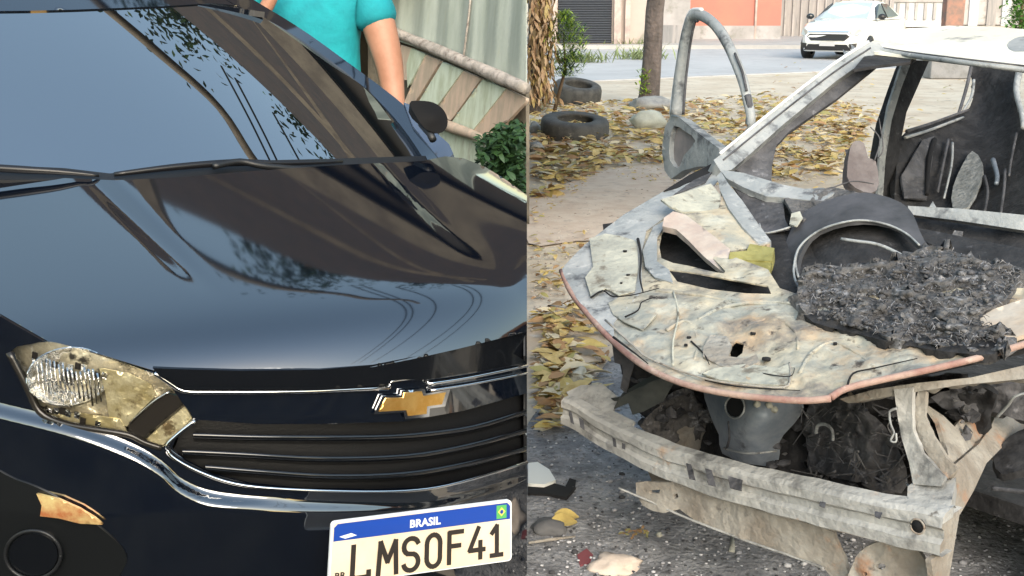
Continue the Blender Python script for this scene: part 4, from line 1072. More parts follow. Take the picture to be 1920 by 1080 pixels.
# ============================================================ THE BURNT CAR (right)
W = Frame(.47, 2.62, R(-48.7))
M_burn = mat('burnt_cream', (.46, .41, .31), .9, col2=(.30, .31, .285), scale=4, layers=[((.42, .29, .18), 5, .48, .66), ((.50, .49, .42), 7, .54, .66), ((.15, .145, .14), 6, .54, .68), ((.06, .05, .045), 20, .58, .68)], bump=.7, bscale=30, dist=.012)
M_burnw = mat('burnt_white', (.50, .49, .41), .9, col2=(.32, .32, .28), scale=6, layers=[((.17, .15, .12), 16, .55, .66)], bump=.5, bscale=50)
M_gm = mat('burnt_grey_metal', (.28, .30, .31), .65, metal=.1, col2=(.40, .41, .41), scale=6, layers=[((.10, .105, .115), 12, .53, .66), ((.52, .52, .51), 18, .6, .7)], bump=.4, bscale=60)
M_bm = mat('bumper_metal', (.34, .34, .33), .85, col2=(.47, .47, .455), scale=6, layers=[((.11, .11, .11), 9, .52, .70), ((.50, .36, .26), 7, .62, .72), ((.14, .13, .12), 30, .64, .72)], bump=.6, bscale=50)
M_pinkr = mat('pink_rust', (.30, .165, .14), .85, col2=(.42, .30, .25), scale=9, layers=[((.60, .54, .46), 5, .58, .68)], bump=.4, bscale=60)
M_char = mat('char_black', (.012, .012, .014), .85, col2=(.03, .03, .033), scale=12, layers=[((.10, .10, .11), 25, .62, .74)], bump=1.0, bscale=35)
M_char2 = mat('char_grey', (.05, .05, .055), .8, col2=(.10, .10, .11), scale=10, layers=[((.22, .22, .24), 22, .6, .72)], bump=1.0, bscale=40)
M_ashes = mat('ash_grey', (.13, .127, .128), .95, col2=(.075, .073, .075), scale=14, layers=[((.34, .34, .36), 30, .55, .7), ((.05, .05, .05), 22, .62, .72)], bump=1.0, bscale=70)
M_rubb = mat('burnt_liner', (.045, .046, .05), .6, col2=(.09, .09, .10), scale=5, bump=.4, bscale=25)
M_rust = mat('rusty_steel', (.25, .22, .185), .9, col2=(.35, .33, .295), scale=8, layers=[((.34, .18, .10), 6, .58, .7), ((.12, .11, .10), 20, .62, .72)], bump=.7, bscale=50)
M_tank = mat('scorched_casing', (.20, .24, .29), .55, metal=.3, col2=(.36, .39, .43), scale=5, layers=[((.08, .09, .11), 8, .6, .72)], bump=.3, bscale=30)
M_olive = mat('olive_scorch', (.20, .18, .05), .6, col2=(.30, .28, .10), scale=14, layers=[((.08, .06, .03), 12, .58, .7)], bump=.4)
M_blk = mat('soot_gap_black', (.008, .008, .01), .95)  # soot, and also the dark of gaps and holes put in as colour
wr = thing('burnt_car', 'burnt out stripped car shell with open door, ash on its hood and bare bumper beam', 'car wreck', tuple(W.w(0, 1.9, 0)))
def K(px, py, X, Y, Z=.9): return W.k(px, py, X, Y, Z)
def S(*c): return tps([(a[0], a[1], K(*a)) for a in c])
def push(fn, off): return lambda px, py: (lambda p: p + (p - C0).normalized() * off)(fn(px, py))
f_h = W.hit(lambda X, Y, Z: Z - (.70 + .25 * (Y + .12) + .05 * X * X))
HF = [(1052, 505), (1070, 545), (1105, 590), (1150, 638), (1215, 688), (1300, 722), (1400, 740), (1500, 748), (1558, 744), (1585, 728), (1640, 714), (1760, 688), (1850, 666), (1925, 643), (1990, 622)]
tear = smooth_poly([(1240, 440), (1252, 430), (1275, 430), (1298, 443), (1330, 478), (1360, 508), (1345, 511), (1290, 498), (1240, 484)], 2)
slit = [(1253, 505), (1300, 511), (1370, 524), (1440, 536), (1446, 551), (1400, 550), (1330, 542), (1270, 528)]
latch = [(1368, 655), (1380, 640), (1395, 645), (1392, 662), (1380, 671), (1370, 668)]
def dent(px, py):
    d = 0
    for cx, cy, r, a in ((1380, 640, 46, .020), (1460, 610, 40, -.018), (1290, 640, 34, .014), (1500, 690, 30, -.020), (1240, 560, 40, -.016), (1180, 590, 34, .012), (1560, 660, 44, .012), (1430, 680, 30, .012), (1330, 590, 50, -.012)):
        d += a * math.exp(-((px - cx) ** 2 + ((py - cy) * 1.5) ** 2) / (r * r))
    q_ = Vector((px * .012, py * .022, 3)); d += .015 * (1 - abs(noise.noise(q_)) * 2.2) ** 3 - .004
    return d + .010 * noise.noise(Vector((px * .018, py * .03, 1))) + .007 * noise.noise(Vector((px * .045, py * .07, 5)))
f_hd = lambda px, py: push(f_h, dent(px, py))(px, py)
hood = patch('hood', [(1200, 440), (1235, 415), (1262, 395), (1300, 400), (1340, 455), (1372, 480), (1440, 505), (1462, 540), (1520, 560), (1600, 545), (1760, 540), (1990, 540)] + HF[::-1][:-3] + [(1150, 600), (1185, 560), (1198, 545)],
             f_hd, M_burn, wr, step=6, edge=6, holes=[tear, slit, latch], thick=.004, amp=.016, freq=13, seed=2)
fender = patch('fender', [(1052, 505), (1075, 480), (1095, 460), (1120, 440), (1170, 402), (1245, 358), (1300, 327), (1345, 312), (1352, 330), (1335, 352), (1290, 378), (1250, 405), (1212, 432), (1204, 470), (1203, 545), (1190, 562), (1150, 606), (1152, 634), (1105, 590), (1070, 545)],
               lambda a, b: push(f_h, -.014 + .6 * dent(a, b))(a, b), M_gm, wr, step=6, edge=6, thick=.004, amp=.008, freq=9, seed=5)
patch('torn_sheet', [(1105, 447), (1135, 438), (1162, 442), (1194, 452), (1197, 500), (1190, 546), (1160, 553), (1135, 540), (1108, 556), (1097, 520), (1112, 500)], push(f_h, -.034), M_burnw, wr, step=7, thick=.003, amp=.008, freq=14, seed=6)
patch('torn_sheet', [(1140, 568), (1175, 550), (1215, 560), (1232, 590), (1205, 618), (1172, 604), (1150, 590)], push(f_h, -.018), M_burn, wr, step=7, thick=.003, amp=.006, freq=14, seed=8)
patch('under_hood_frame', smooth_poly([(1205, 470), (1225, 425), (1262, 405), (1245, 425), (1232, 445), (1232, 490), (1262, 500), (1340, 515), (1450, 535), (1450, 528), (1340, 506), (1252, 488)], 1)[:6] + [(1232, 490), (1255, 506), (1262, 530), (1228, 520), (1210, 500)], push(f_h, -.022), M_gm, wr, step=7, thick=.005, amp=.003)
def wstrip(name, line, w0, w1, m, fn, parent=wr, n=8, sm=4, flat=1.0):
    ln = smooth_poly(line, sm, False); pts = [fn(x, y) for x, y in ln]
    rs = [(w0 + (w1 - w0) * i / (len(ln) - 1)) * (p - C0).dot(FW) / FOC / 2 for i, p in enumerate(pts)]
    return link(name, tube_bm(bmesh.new(), pts, rs, n), m, parent, recalc=True)
wstrip('hood_lip', [(x, y + 3) for x, y in HF[:9]], 9, 15, M_pinkr, push(f_h, -.004))
wstrip('hood_lip', [(x, y + 1) for x, y in HF[8:]], 14, 14, M_pinkr, push(f_h, -.004))
wstrip('seam_ridge', [(1262, 545), (1272, 590), (1262, 640), (1262, 685)], 4, 4, M_burnw, push(f_h, -.01), hood)
wstrip('seam_ridge', [(1135, 600), (1195, 655), (1210, 668), (1260, 690), (1330, 712), (1400, 722), (1470, 726), (1482, 705), (1480, 680)], 4, 4, M_rust, push(f_h, -.012), hood)
for rl in ([(1310, 600), (1350, 578), (1420, 566), (1500, 572), (1560, 592)], [(1250, 620), (1288, 602), (1308, 640), (1300, 682)], [(1500, 700), (1520, 664), (1560, 642), (1605, 662), (1640, 690)], [(1400, 612), (1450, 598), (1490, 620), (1496, 655)], [(1230, 545), (1300, 552), (1380, 566), (1450, 570)]):
    wstrip('seam_ridge', rl, 9, 6, M_burn, push(f_hd, .001), hood)
for ck, w_ in (([(1196, 448), (1202, 480), (1200, 520), (1206, 548)], 6), ([(1108, 558), (1130, 545), (1150, 556), (1190, 552), (1236, 540)], 4), ([(1172, 594), (1196, 582), (1204, 566), (1232, 556)], 4), ([(1322, 712), (1380, 724), (1460, 730), (1500, 732)], 4), ([(1588, 726), (1600, 700), (1640, 690), (1720, 672)], 5), ([(1150, 632), (1190, 662), (1215, 682)], 5), ([(1296, 640), (1320, 664), (1330, 684)], 4), ([(1430, 700), (1480, 706), (1490, 690)], 3)):
    wstrip('crack', ck, w_, w_ * .4, M_blk, push(f_hd if ck[0][0] > 1200 else f_h, -.013 if ck[0][0] > 1200 else -.05), hood, n=5)
patch('latch_plate', [(1318, 652), (1332, 628), (1362, 630), (1372, 648), (1366, 668), (1400, 672), (1418, 664), (1425, 678), (1395, 690), (1350, 686), (1318, 668)], push(f_h, -.012), M_rust, hood, step=6, thick=.006, amp=.006, freq=20)
patch('ribbed_edge', [(1340, 690), (1400, 682), (1460, 690), (1482, 680), (1484, 702), (1474, 722), (1420, 720), (1350, 712), (1316, 700)], push(f_h, -.012), M_burnw, hood, step=7, thick=.004, amp=.005, freq=16)
for x, y, r in ((1292, 632, 5), (1286, 646, 4), (1437, 672, 9), (1436, 688, 3), (1566, 643, 4), (1178, 515, 5), (1172, 470, 5), (1165, 530, 3), (1412, 624, 6)):
    c = push(f_h, -.006 if x > 1210 else -.04)(x, y); bm = bmesh.new()
    tube_bm(bm, [c + Vector((0, 0, -.004)), c + Vector((0, 0, .001))], r * .0011, 10)
    link('hole', bm, M_blk, hood if x > 1210 else fender)  # solid black discs stand for the shaded depth of the holes
# under the hood: dark sheet added as shade so that the holes read dark
patch('hood_shade_sheet', [(1130, 420), (1480, 380), (1990, 480), (1990, 640), (1560, 735), (1300, 712), (1150, 620)], push(f_h, .16), M_char, wr, step=22, thick=.01, amp=.02)
# folded strut and corner pieces
fB = S((1239, 372, -.66, .45), (1345, 345, -.62, .75), (1350, 392, -.50, .60), (1261, 389, -.60, .45), (1367, 467, -.38, .38), (1450, 467, -.25, .55), (1356, 511, -.40, .28), (1439, 450, -.28, .62), (1355, 336, -.58, .80), (1242, 425, -.60, .35))
patch('fender_top', [(1239, 374), (1290, 358), (1333, 344), (1350, 364), (1352, 390), (1318, 396), (1280, 397), (1258, 388)], push(fB, -.01), M_burnw, wr, step=7, thick=.006, amp=.003)
patch('corner_gap', [(1244, 358), (1292, 328), (1336, 306), (1340, 316), (1316, 332), (1268, 352)], push(f_h, -.022), M_blk, wr, step=7, thick=.004)  # black patch painted for the dark inside the gap
patch('corner_flange', [(1262, 366), (1300, 338), (1335, 322), (1322, 342), (1290, 354)], push(f_h, -.030), M_char2, wr, step=7, thick=.004)
patch('strut_channel', [(1245, 408), (1262, 396), (1285, 402), (1330, 436), (1369, 467), (1365, 490), (1357, 512), (1319, 480), (1290, 450), (1268, 430), (1242, 424)], push(fB, -.03), mat('scorched_pink', (.42, .34, .30), .85, col2=(.50, .45, .40), scale=8, layers=[((.34, .30, .30), 14, .6, .7)], bump=.4), wr, step=6, thick=.02, amp=.003)
patch('strut_panel', [(1283, 402), (1347, 391), (1356, 360), (1380, 392), (1412, 428), (1444, 457), (1402, 466), (1370, 471), (1325, 436)], push(fB, -.018), M_burn, wr, step=6, thick=.01, amp=.006, freq=14)
patch('strut_ridge', [(1352, 322), (1366, 345), (1392, 376), (1422, 420), (1446, 452), (1424, 458), (1392, 425), (1366, 390), (1350, 356), (1344, 330)], push(fB, -.032), M_gm, wr, step=6, thick=.02, amp=.003)
patch('olive_end', [(1369, 473), (1400, 470), (1406, 457), (1452, 465), (1447, 490), (1400, 488), (1365, 491)], push(fB, -.036), M_olive, wr, step=6, thick=.03, amp=.004, freq=20)
patch('olive_end', [(1365, 491), (1400, 487), (1447, 489), (1443, 512), (1411, 514), (1361, 509)], push(fB, -.030), M_olive, wr, step=6, thick=.02, amp=.006, freq=20)
patch('white_tab', [(1372, 512), (1410, 514), (1420, 522), (1385, 520)], push(fB, -.02), M_burnw, wr, step=6, thick=.004)
# cowl
fC = S((1358, 325, -.62, .85), (1467, 350, -.40, .95), (1561, 358, -.2, 1.05), (1436, 430, -.3, .75), (1478, 428, -.2, .8), (1700, 400, .1, 1.0))
patch('inner_wing', [(1361, 331), (1436, 364), (1467, 369), (1472, 411), (1480, 428), (1450, 434), (1433, 436), (1422, 419), (1390, 372)], push(fC, .03), M_char2, wr, step=7, thick=.006, amp=.008, freq=16)
patch('cowl_bar', [(1350, 318), (1394, 324), (1467, 346), (1508, 354), (1545, 352), (1565, 362), (1540, 378), (1478, 371), (1436, 368), (1394, 351), (1362, 334)], push(fC, -.012), M_gm, wr, step=7, thick=.02, amp=.003)
wstrip('bracket_edge', [(1424, 420), (1432, 437), (1475, 428), (1490, 420)], 4, 4, M_gm, fC)
patch('white_flap', [(1484, 400), (1500, 396), (1505, 408), (1494, 424), (1480, 420)], push(fC, -.03), M_burnw, wr, step=5, thick=.004)
patch('cowl_cinders', [(1470, 372), (1560, 350), (1660, 372), (1648, 398), (1560, 396), (1505, 412), (1486, 400)], push(fC, -.01), M_ashes, wr, step=6, thick=.01, amp=.03, freq=18)
# interior
fI = S((1440, 450, -.3, 1.1), (1700, 420, .1, 1.35), (1920, 440, .5, 1.5), (1920, 560, .6, 1.1), (1480, 560, -.1, .9))
patch('firewall', [(1430, 430), (1480, 400), (1600, 372), (1700, 385), (1990, 410), (1990, 600), (1700, 600), (1440, 560)], push(fI, .06), M_char, wr, step=14, thick=.01, amp=.03, freq=10)
arch = [(1462, 510), (1470, 468), (1482, 432), (1500, 404), (1540, 380), (1600, 362), (1645, 364), (1690, 380), (1712, 402), (1724, 432), (1741, 470), (1716, 454), (1690, 430), (1645, 415), (1590, 416), (1535, 434), (1508, 462), (1494, 500), (1500, 545), (1484, 544), (1466, 530)]
fA = S((1462, 510, -.18, .70), (1500, 404, -.15, .95), (1600, 362, .02, 1.08), (1724, 432, .22, .95), (1590, 416, .02, .82), (1494, 500, -.12, .62), (1741, 470, .25, .85))
patch('wheel_arch_liner', smooth_poly(arch, 2), fA, M_rubb, wr, step=7, thick=.012, amp=.006, freq=12)
patch('liner_inner', smooth_poly([(1494, 500), (1508, 462), (1535, 434), (1590, 418), (1645, 416), (1690, 431), (1716, 455), (1738, 475), (1690, 500), (1540, 500), (1500, 540)], 2), push(fA, .10), M_char, wr, step=10, thick=.01, amp=.012)
wstrip('liner_rim', [(1497, 520), (1491, 490), (1500, 462), (1528, 437), (1565, 421), (1612, 413), (1660, 420), (1698, 437), (1724, 460)], 5, 4, M_gm, push(fA, -.006))
wstrip('bent_wire', [(1578, 448), (1604, 452), (1640, 457), (1670, 468), (1716, 492)], 6, 7, M_gm, push(fA, -.01))
wstrip('bent_wire', [(1492, 478), (1488, 505), (1491, 525), (1500, 544)], 4, 5, M_gm, push(fA, -.05))
patch('cross_bar', [(1702, 386), (1800, 391), (1990, 410), (1990, 440), (1920, 432), (1800, 414), (1706, 402)], S((1702, 386, .05, 1.35), (1990, 410, .55, 1.5), (1990, 440, .55, 1.48), (1800, 400, .25, 1.4)), M_gm, wr, step=9, thick=.03)
patch('pedal', [(1768, 466), (1790, 432), (1806, 434), (1800, 458), (1786, 470)], push(fI, .0), M_ashes, wr, step=5, thick=.01, amp=.01, freq=20)
# ash heap on the hood
fM = push(f_h, -.035)
heap = smooth_poly([(1500, 575), (1498, 520), (1530, 494), (1580, 500), (1640, 490), (1690, 488), (1720, 468), (1765, 462), (1830, 488), (1870, 488), (1905, 500), (1912, 520), (1885, 562), (1850, 582), (1838, 602), (1882, 625), (1880, 652), (1858, 658), (1790, 650), (1700, 640), (1600, 614), (1530, 596)], 2)
ash = patch('ash_heap', heap, fM, M_ashes, wr, step=5, edge=5, thick=.03, amp=.05, freq=17, seed=4)
bm = bmesh.new()
for k in range(1500):
    px, py = rnd.uniform(1500, 1910), rnd.uniform(470, 650)
    if not inside((px, py), heap): continue
    p = push(f_h, -.045)(px, py); L = rnd.uniform(.006, .024); a_ = rnd.uniform(0, 6.28)
    d_ = Vector((math.cos(a_), math.sin(a_), rnd.uniform(-.3, .5))) * L
    tube_bm(bm, [p, p + d_ * .5 + Vector((0, 0, rnd.uniform(0, .01))), p + d_], [.0010, .0012, .0005], 3, mi=rnd.choice((0, 0, 1, 2)))
for k in range(700):
    px, py = rnd.uniform(1500, 1910), rnd.uniform(470, 650)
    if not inside((px, py), heap): continue
    s_ = rnd.uniform(.002, .010) * (1.6 if rnd.random() < .08 else 1); rock_bm(bm, push(f_h, -.042 - rnd.random() * .02)(px, py), (s_, s_ * .7, s_ * .5), k, sub=1, rough=.9, mi=rnd.choice((0, 0, 0, 2, 2)), rz=rnd.uniform(0, 3))
o = link('ash_fibres', bm, [M_ashes, mat('ash_pale', (.26, .26, .28), .95), M_char2], ash); tag(o, kind='stuff')
patch('charred_edge', smooth_poly([(1504, 578), (1560, 590), (1640, 612), (1720, 626), (1800, 634), (1850, 632), (1878, 622), (1886, 645), (1862, 664), (1800, 662), (1700, 648), (1600, 624), (1524, 604)], 2), push(f_h, -.028), M_char, ash, step=6, thick=.02, amp=.02, freq=24)
patch('cream_bulge', smooth_poly([(1836, 606), (1852, 586), (1890, 570), (1990, 545), (1990, 608), (1925, 626), (1882, 634)], 2), push(f_h, -.03), mat('cream_scorch', (.46, .36, .27), .8, col2=(.52, .46, .39), scale=5, bump=.3), wr, step=8, thick=.01, amp=.01)
# A pillar, roof, header
fP = S((1345, 310, -.68, .80), (1640, 92, -.60, 1.62), (1500, 190, -.64, 1.2), (1400, 300, -.66, .9), (1655, 108, -.58, 1.6))
patch('front_pillar', [(1338, 300), (1362, 282), (1450, 210), (1560, 124), (1625, 78), (1650, 82), (1662, 96), (1636, 104), (1570, 150), (1470, 232), (1405, 290), (1372, 318), (1352, 322)], fP, M_gm, wr, step=8, thick=.05, amp=.002)
wstrip('pillar_seam', [(1356, 300), (1452, 222), (1560, 138), (1632, 90)], 3.5, 3.5, M_char2, push(fP, -.003))
wstrip('pillar_edge', [(1350, 288), (1450, 207), (1560, 122), (1628, 78)], 6, 6, mat('pale_edge', (.74, .75, .76), .6), push(fP, -.003))
patch('pillar_inside', [(1376, 316), (1405, 290), (1470, 232), (1570, 150), (1636, 104), (1720, 108), (1712, 114), (1650, 118), (1570, 184), (1480, 246), (1456, 272), (1448, 310), (1446, 350), (1410, 336)], push(fP, .05), M_char2, wr, step=8, thick=.02, amp=.004)
fR = S((1640, 95, -.60, 1.62), (1925, 132, .1, 1.6), (1700, 55, -.55, 2.5), (1925, 52, .15, 2.6), (1780, 48, -.3, 2.7), (1780, 100, -.2, 1.75), (1640, 78, -.64, 1.85), (1990, 140, .25, 1.6), (1990, 55, .3, 2.6))
M_roofw = mat('roof_white', (.80, .78, .70), .8, col2=(.74, .70, .60), scale=3, layers=[((.30, .29, .28), 6, .58, .68), ((.60, .50, .44), 4, .62, .7)], bump=.4, bscale=18)
patch('roof', [(1622, 84), (1660, 66), (1700, 54), (1780, 48), (1860, 50), (1990, 60), (1990, 136), (1920, 127), (1820, 118), (1700, 104), (1640, 97)], fR, M_roofw, wr, step=8, thick=.01, amp=.006, freq=5)
patch('roof_scorch', smooth_poly([(1888, 84), (1902, 72), (1925, 68), (1990, 70), (1990, 96), (1925, 96), (1900, 96)], 2), push(fR, -.006), M_gm, wr, step=7, thick=.003, amp=.006, freq=12)
wstrip('header_bar', [(1640, 92), (1700, 103), (1820, 119), (1925, 132), (1990, 140)], 9, 11, M_gm, push(fR, -.006))
wstrip('header_groove', [(1636, 86), (1700, 97), (1820, 112), (1925, 124), (1990, 131)], 3, 4, M_char2, push(fR, -.016))
patch('header_underside', [(1620, 106), (1650, 100), (1712, 106), (1706, 116), (1650, 122), (1600, 130)], push(fR, .08), M_char, wr, step=7, thick=.01)
# far door pillar, quarter panel, black cabin
fD = S((1720, 110, -.62, 2.35), (1655, 375, -.62, 2.2, .6), (1690, 250, -.62, 2.3), (1760, 110, -.60, 2.45), (1600, 300, -.62, 2.0))
patch('door_pillar', [(1708, 112), (1742, 114), (1722, 160), (1700, 210), (1690, 260), (1684, 320), (1680, 385), (1650, 385), (1656, 300), (1668, 230), (1690, 160)], fD, M_char, wr, step=8, thick=.06, amp=.003)
patch('pillar_flange', [(1694, 112), (1712, 108), (1690, 165), (1672, 225), (1660, 300), (1655, 380), (1645, 380), (1650, 290), (1666, 200)], push(fD, -.02), M_gm, wr, step=7, thick=.01)
fQ = S((1690, 250, -.60, 2.5), (1830, 205, -.50, 3.3), (1920, 200, -.1, 3.2), (1920, 410, .3, 2.3), (1680, 390, -.5, 2.3), (1800, 320, -.3, 2.8))
patch('cabin_back', [(1684, 262), (1700, 246), (1760, 228), (1816, 208), (1826, 180), (1820, 120), (1906, 130), (1902, 160), (1908, 210), (1990, 220), (1990, 415), (1800, 395), (1676, 386)], fQ, M_char, wr, step=8, thick=.03, amp=.03, freq=8)
wstrip('window_sill', [(1697, 258), (1740, 245), (1806, 220)], 7, 5, M_gm, push(fQ, -.06))
wstrip('window_sill', [(1700, 246), (1750, 230), (1816, 206)], 7, 5, M_char2, push(fQ, -.07))
wstrip('rear_frame', [(1822, 122), (1812, 165), (1798, 212)], 7, 6, M_char2, push(fQ, -.04))
wstrip('rear_frame', [(1826, 150), (1822, 180), (1806, 208)], 6, 5, M_gm, push(fQ, -.03))
wstrip('rear_frame', [(1912, 132), (1906, 170), (1916, 215), (1918, 240)], 14, 8, M_gm, push(fQ, -.08))
patch('seat_panel', smooth_poly([(1823, 283), (1842, 305), (1838, 343), (1815, 388), (1786, 388), (1787, 350), (1805, 308)], 2), push(fQ, -.07), mat('ash_oval', (.26, .27, .27), .9, col2=(.16, .17, .17), scale=16, bump=1, bscale=60), wr, step=5, thick=.01, amp=.008, freq=20)
for ln, a_, m_ in (([(1786, 268), (1784, 310), (1770, 372)], 5, M_gm), ([(1778, 262), (1770, 300), (1758, 360)], 6, M_char2), ([(1752, 262), (1742, 300), (1738, 364)], 10, M_blk), ([(1885, 318), (1882, 360), (1876, 402)], 6, M_char2), ([(1906, 250), (1896, 300), (1892, 330)], 5, M_char2), ([(1846, 330), (1852, 360), (1846, 398)], 6, M_char2), ([(1862, 300), (1870, 330), (1868, 345)], 10, M_tank)):
    wstrip('seat_spring', ln, a_, a_ * .8, m_, push(fQ, -.06))
patch('seat_side', [(1708, 300), (1730, 262), (1752, 255), (1748, 300), (1738, 372), (1696, 372), (1690, 330)], push(fQ, -.04), M_char2, wr, step=6, thick=.01, amp=.015, freq=14)
patch('headrest_remains', smooth_poly([(1594, 278), (1604, 264), (1620, 268), (1628, 296), (1642, 302), (1648, 345), (1634, 362), (1604, 352), (1588, 330)], 2), S((1594, 278, -.30, 1.75), (1648, 345, -.25, 1.7), (1600, 350, -.3, 1.6), (1620, 268, -.28, 1.8)), mat('scorched_fabric', (.13, .11, .11), .9, col2=(.20, .18, .18), scale=9, bump=.6), wr, step=6, thick=.04, amp=.01)
for ln in ([(1640, 300), (1650, 262), (1632, 238)], [(1646, 296), (1656, 278), (1648, 222)], [(1560, 352), (1600, 340), (1638, 345)]):
    wstrip('bent_wire', ln, 3, 2, M_char2, S((1594, 278, -.30, 1.75), (1648, 345, -.25, 1.7), (1600, 350, -.3, 1.6), (1620, 230, -.28, 1.8)))
# open front door
fO = lambda px, py: atd(px, py, 4.6 + (1262 - px) * .0046)
door = link('door', bmesh.new(), M_gm, wr)
def dstrip(ln, a, b, m, off=0, name='window_frame'): return wstrip(name, ln, a, b, m, push(fO, off), door, n=10)
dstrip([(1268, 215), (1274, 150), (1284, 85), (1292, 50), (1300, 30), (1318, 30), (1342, 48), (1362, 78), (1378, 112), (1394, 155), (1402, 190), (1408, 222), (1404, 262)], 23, 18, M_gm)
dstrip([(1258, 214), (1266, 150), (1276, 85), (1285, 45), (1296, 20), (1316, 18)], 7, 7, mat('pale_edge2', (.72, .74, .77), .6), -.02)
dstrip([(1281, 215), (1286, 150), (1294, 85), (1302, 44), (1308, 40)], 5, 5, M_char2, -.03, 'window_channel')
dstrip([(1378, 100), (1392, 135), (1400, 170)], 5, 5, M_char2, -.02, 'window_channel')
dstrip([(1402, 180), (1406, 205), (1402, 232)], 14, 10, M_char2, -.005)
patch('door_panel', [(1257, 216), (1276, 222), (1310, 250), (1349, 279), (1350, 312), (1310, 312), (1280, 320), (1258, 336), (1246, 320), (1241, 283), (1246, 240)], fO, M_gm, door, step=7, thick=.04, amp=.004, holes=[smooth_poly([(1264, 236), (1284, 246), (1304, 264), (1282, 292), (1272, 316), (1256, 300), (1256, 262)], 2)])
patch('inner_panel', [(1252, 226), (1312, 258), (1300, 316), (1252, 330), (1246, 280)], push(fO, .045), mat('dusty_brown', (.30, .26, .25), .9, col2=(.22, .20, .20), scale=8), door, step=8, thick=.01)
# bumper beam
beam_line = [(1052, 752), (1085, 768), (1140, 800), (1200, 828), (1290, 862), (1400, 893), (1540, 925), (1660, 950), (1768, 972)]
fBm = S((1052, 752, -.56, .04, .5), (1200, 828, -.33, -.03, .5), (1400, 893, 0, -.06, .5), (1600, 940, .35, -.03, .5), (1768, 972, .58, .03, .5))
ln = smooth_poly(beam_line, 5, False)
prof = [(.046, .006), (.040, .014), (.010, .008), (0, 0), (0, -.020), (.010, -.028), (.010, -.044), (0, -.052), (0, -.074), (.010, -.080), (.046, -.078)]
bm = bmesh.new(); rows = []
for i, (x, y) in enumerate(ln):
    p = fBm(x, y); sc = .86 + .26 * i / len(ln)
    q_ = []
    for a_, z_ in prof:
        v = p + W.ay * a_ * sc + Vector((0, 0, z_ * sc)); nn = .004 * noise.noise(v * 14); q_.append(bm.verts.new(v + W.ay * nn + Vector((0, 0, nn))))
    rows.append(q_)
for p, q in zip(rows, rows[1:]):
    for i in range(len(prof) - 1): bm.faces.new((p[i], p[i + 1], q[i + 1], q[i]))
bb_ = link('bumper_beam', bm, M_bm, wr, smooth=False)
def beam_pt(x, y, off=-.006): return push(fBm, off)(x, y)
for pts_ in ([(1286, 868), (1296, 871), (1304, 900), (1292, 897)], [(1322, 878), (1334, 881), (1342, 912), (1328, 908)], [(1365, 892), (1392, 900), (1390, 920), (1368, 914)], [(1066, 770), (1072, 773), (1076, 795), (1070, 792)], [(1085, 782), (1094, 788), (1096, 806), (1088, 800)], [(1148, 820), (1154, 823), (1156, 838), (1150, 836)], [(1166, 830), (1172, 833), (1172, 842), (1166, 840)], [(1538, 940), (1548, 942), (1546, 952), (1536, 948)], [(1640, 958), (1654, 961), (1650, 972), (1640, 968)]):
    o = patch('slot', pts_, push(fBm, -.010), M_char2, bb_, step=6, thick=.002)  # dark patches stand for the shaded slot openings
c = beam_pt(1722, 986, -.012); bm = bmesh.new()
for r0, r1, m_ in ((.013, .019, M_rust),): pass
ring = tube_bm(bmesh.new(), [c + W.ay * .004, c - W.ay * .004], .014, 20, upv=(0, 0, 1)); link('tow_hole', ring, M_blk, bb_)  # black disc for the dark inside the hole
bm = bmesh.new(); tube_bm(bm, [c + (W.ax * math.cos(a * .3307) + Vector((0, 0, math.sin(a * .3307)))) * .0155 - W.ay * .004 for a in range(20)], .0022, 6); link('hole_rim', bm, M_rust, bb_)
# end bracket of the beam
fE = S((1756, 965, .56, .05, .5), (1795, 900, .60, .22, .5), (1760, 1045, .58, .06, .4), (1780, 1080, .6, .1, .3), (1800, 920, .62, .25, .5), (1905, 770, .62, .85, .6), (1930, 790, .66, .85, .55), (1850, 830, .62, .55, .5))
patch('end_plate', [(1758, 962), (1782, 945), (1792, 898), (1806, 900), (1800, 960), (1790, 1020), (1778, 1095), (1752, 1095), (1745, 1050), (1762, 1040)], fE, M_rust, wr, step=7, thick=.012, amp=.006, freq=20)
patch('beam_bracket', [(1702, 912), (1720, 898), (1792, 896), (1790, 912), (1782, 948), (1758, 964), (1700, 950)], push(fBm, -.004), M_bm, wr, step=7, thick=.03, amp=.003)
patch('chassis_rail', [(1792, 902), (1780, 880), (1836, 832), (1858, 800), (1868, 776), (1905, 770), (1945, 740), (1990, 700), (1990, 790), (1925, 800), (1880, 838), (1850, 868), (1826, 920), (1800, 965)], fE, M_rust, wr, step=7, thick=.06, amp=.012, freq=16)
patch('rail_top', [(1776, 884), (1790, 866), (1834, 828), (1856, 796), (1846, 768), (1810, 775), (1790, 800), (1770, 780), (1740, 760), (1760, 790), (1778, 850)], push(fE, .03), M_rust, wr, step=6, thick=.01, amp=.014, freq=24)
fU = S((1690, 728, .38, .12, .7), (1712, 800, .42, .10, .6), (1770, 900, .54, .10, .5), (1740, 735, .46, .14, .7), (1640, 740, .30, .1, .7), (1925, 690, .7, .3, .7), (1580, 745, .2, .1, .7))
patch('upright', [(1676, 730), (1711, 726), (1710, 768), (1712, 808), (1730, 850), (1772, 895), (1764, 912), (1712, 908), (1704, 866), (1690, 820), (1682, 776)], push(fU, -.01), M_bm, wr, step=6, thick=.012, amp=.005, freq=16)
patch('upright', [(1722, 732), (1736, 732), (1734, 780), (1752, 820), (1774, 858), (1795, 880), (1778, 898), (1750, 868), (1722, 826), (1708, 790), (1710, 768)], push(fU, .01), M_rust, wr, step=6, thick=.012, amp=.005, freq=16)
wstrip('cable_end', [(1682, 766), (1668, 772), (1670, 795), (1676, 812), (1670, 826), (1680, 828), (1680, 812)], 5, 4, M_gm, push(fU, -.03))
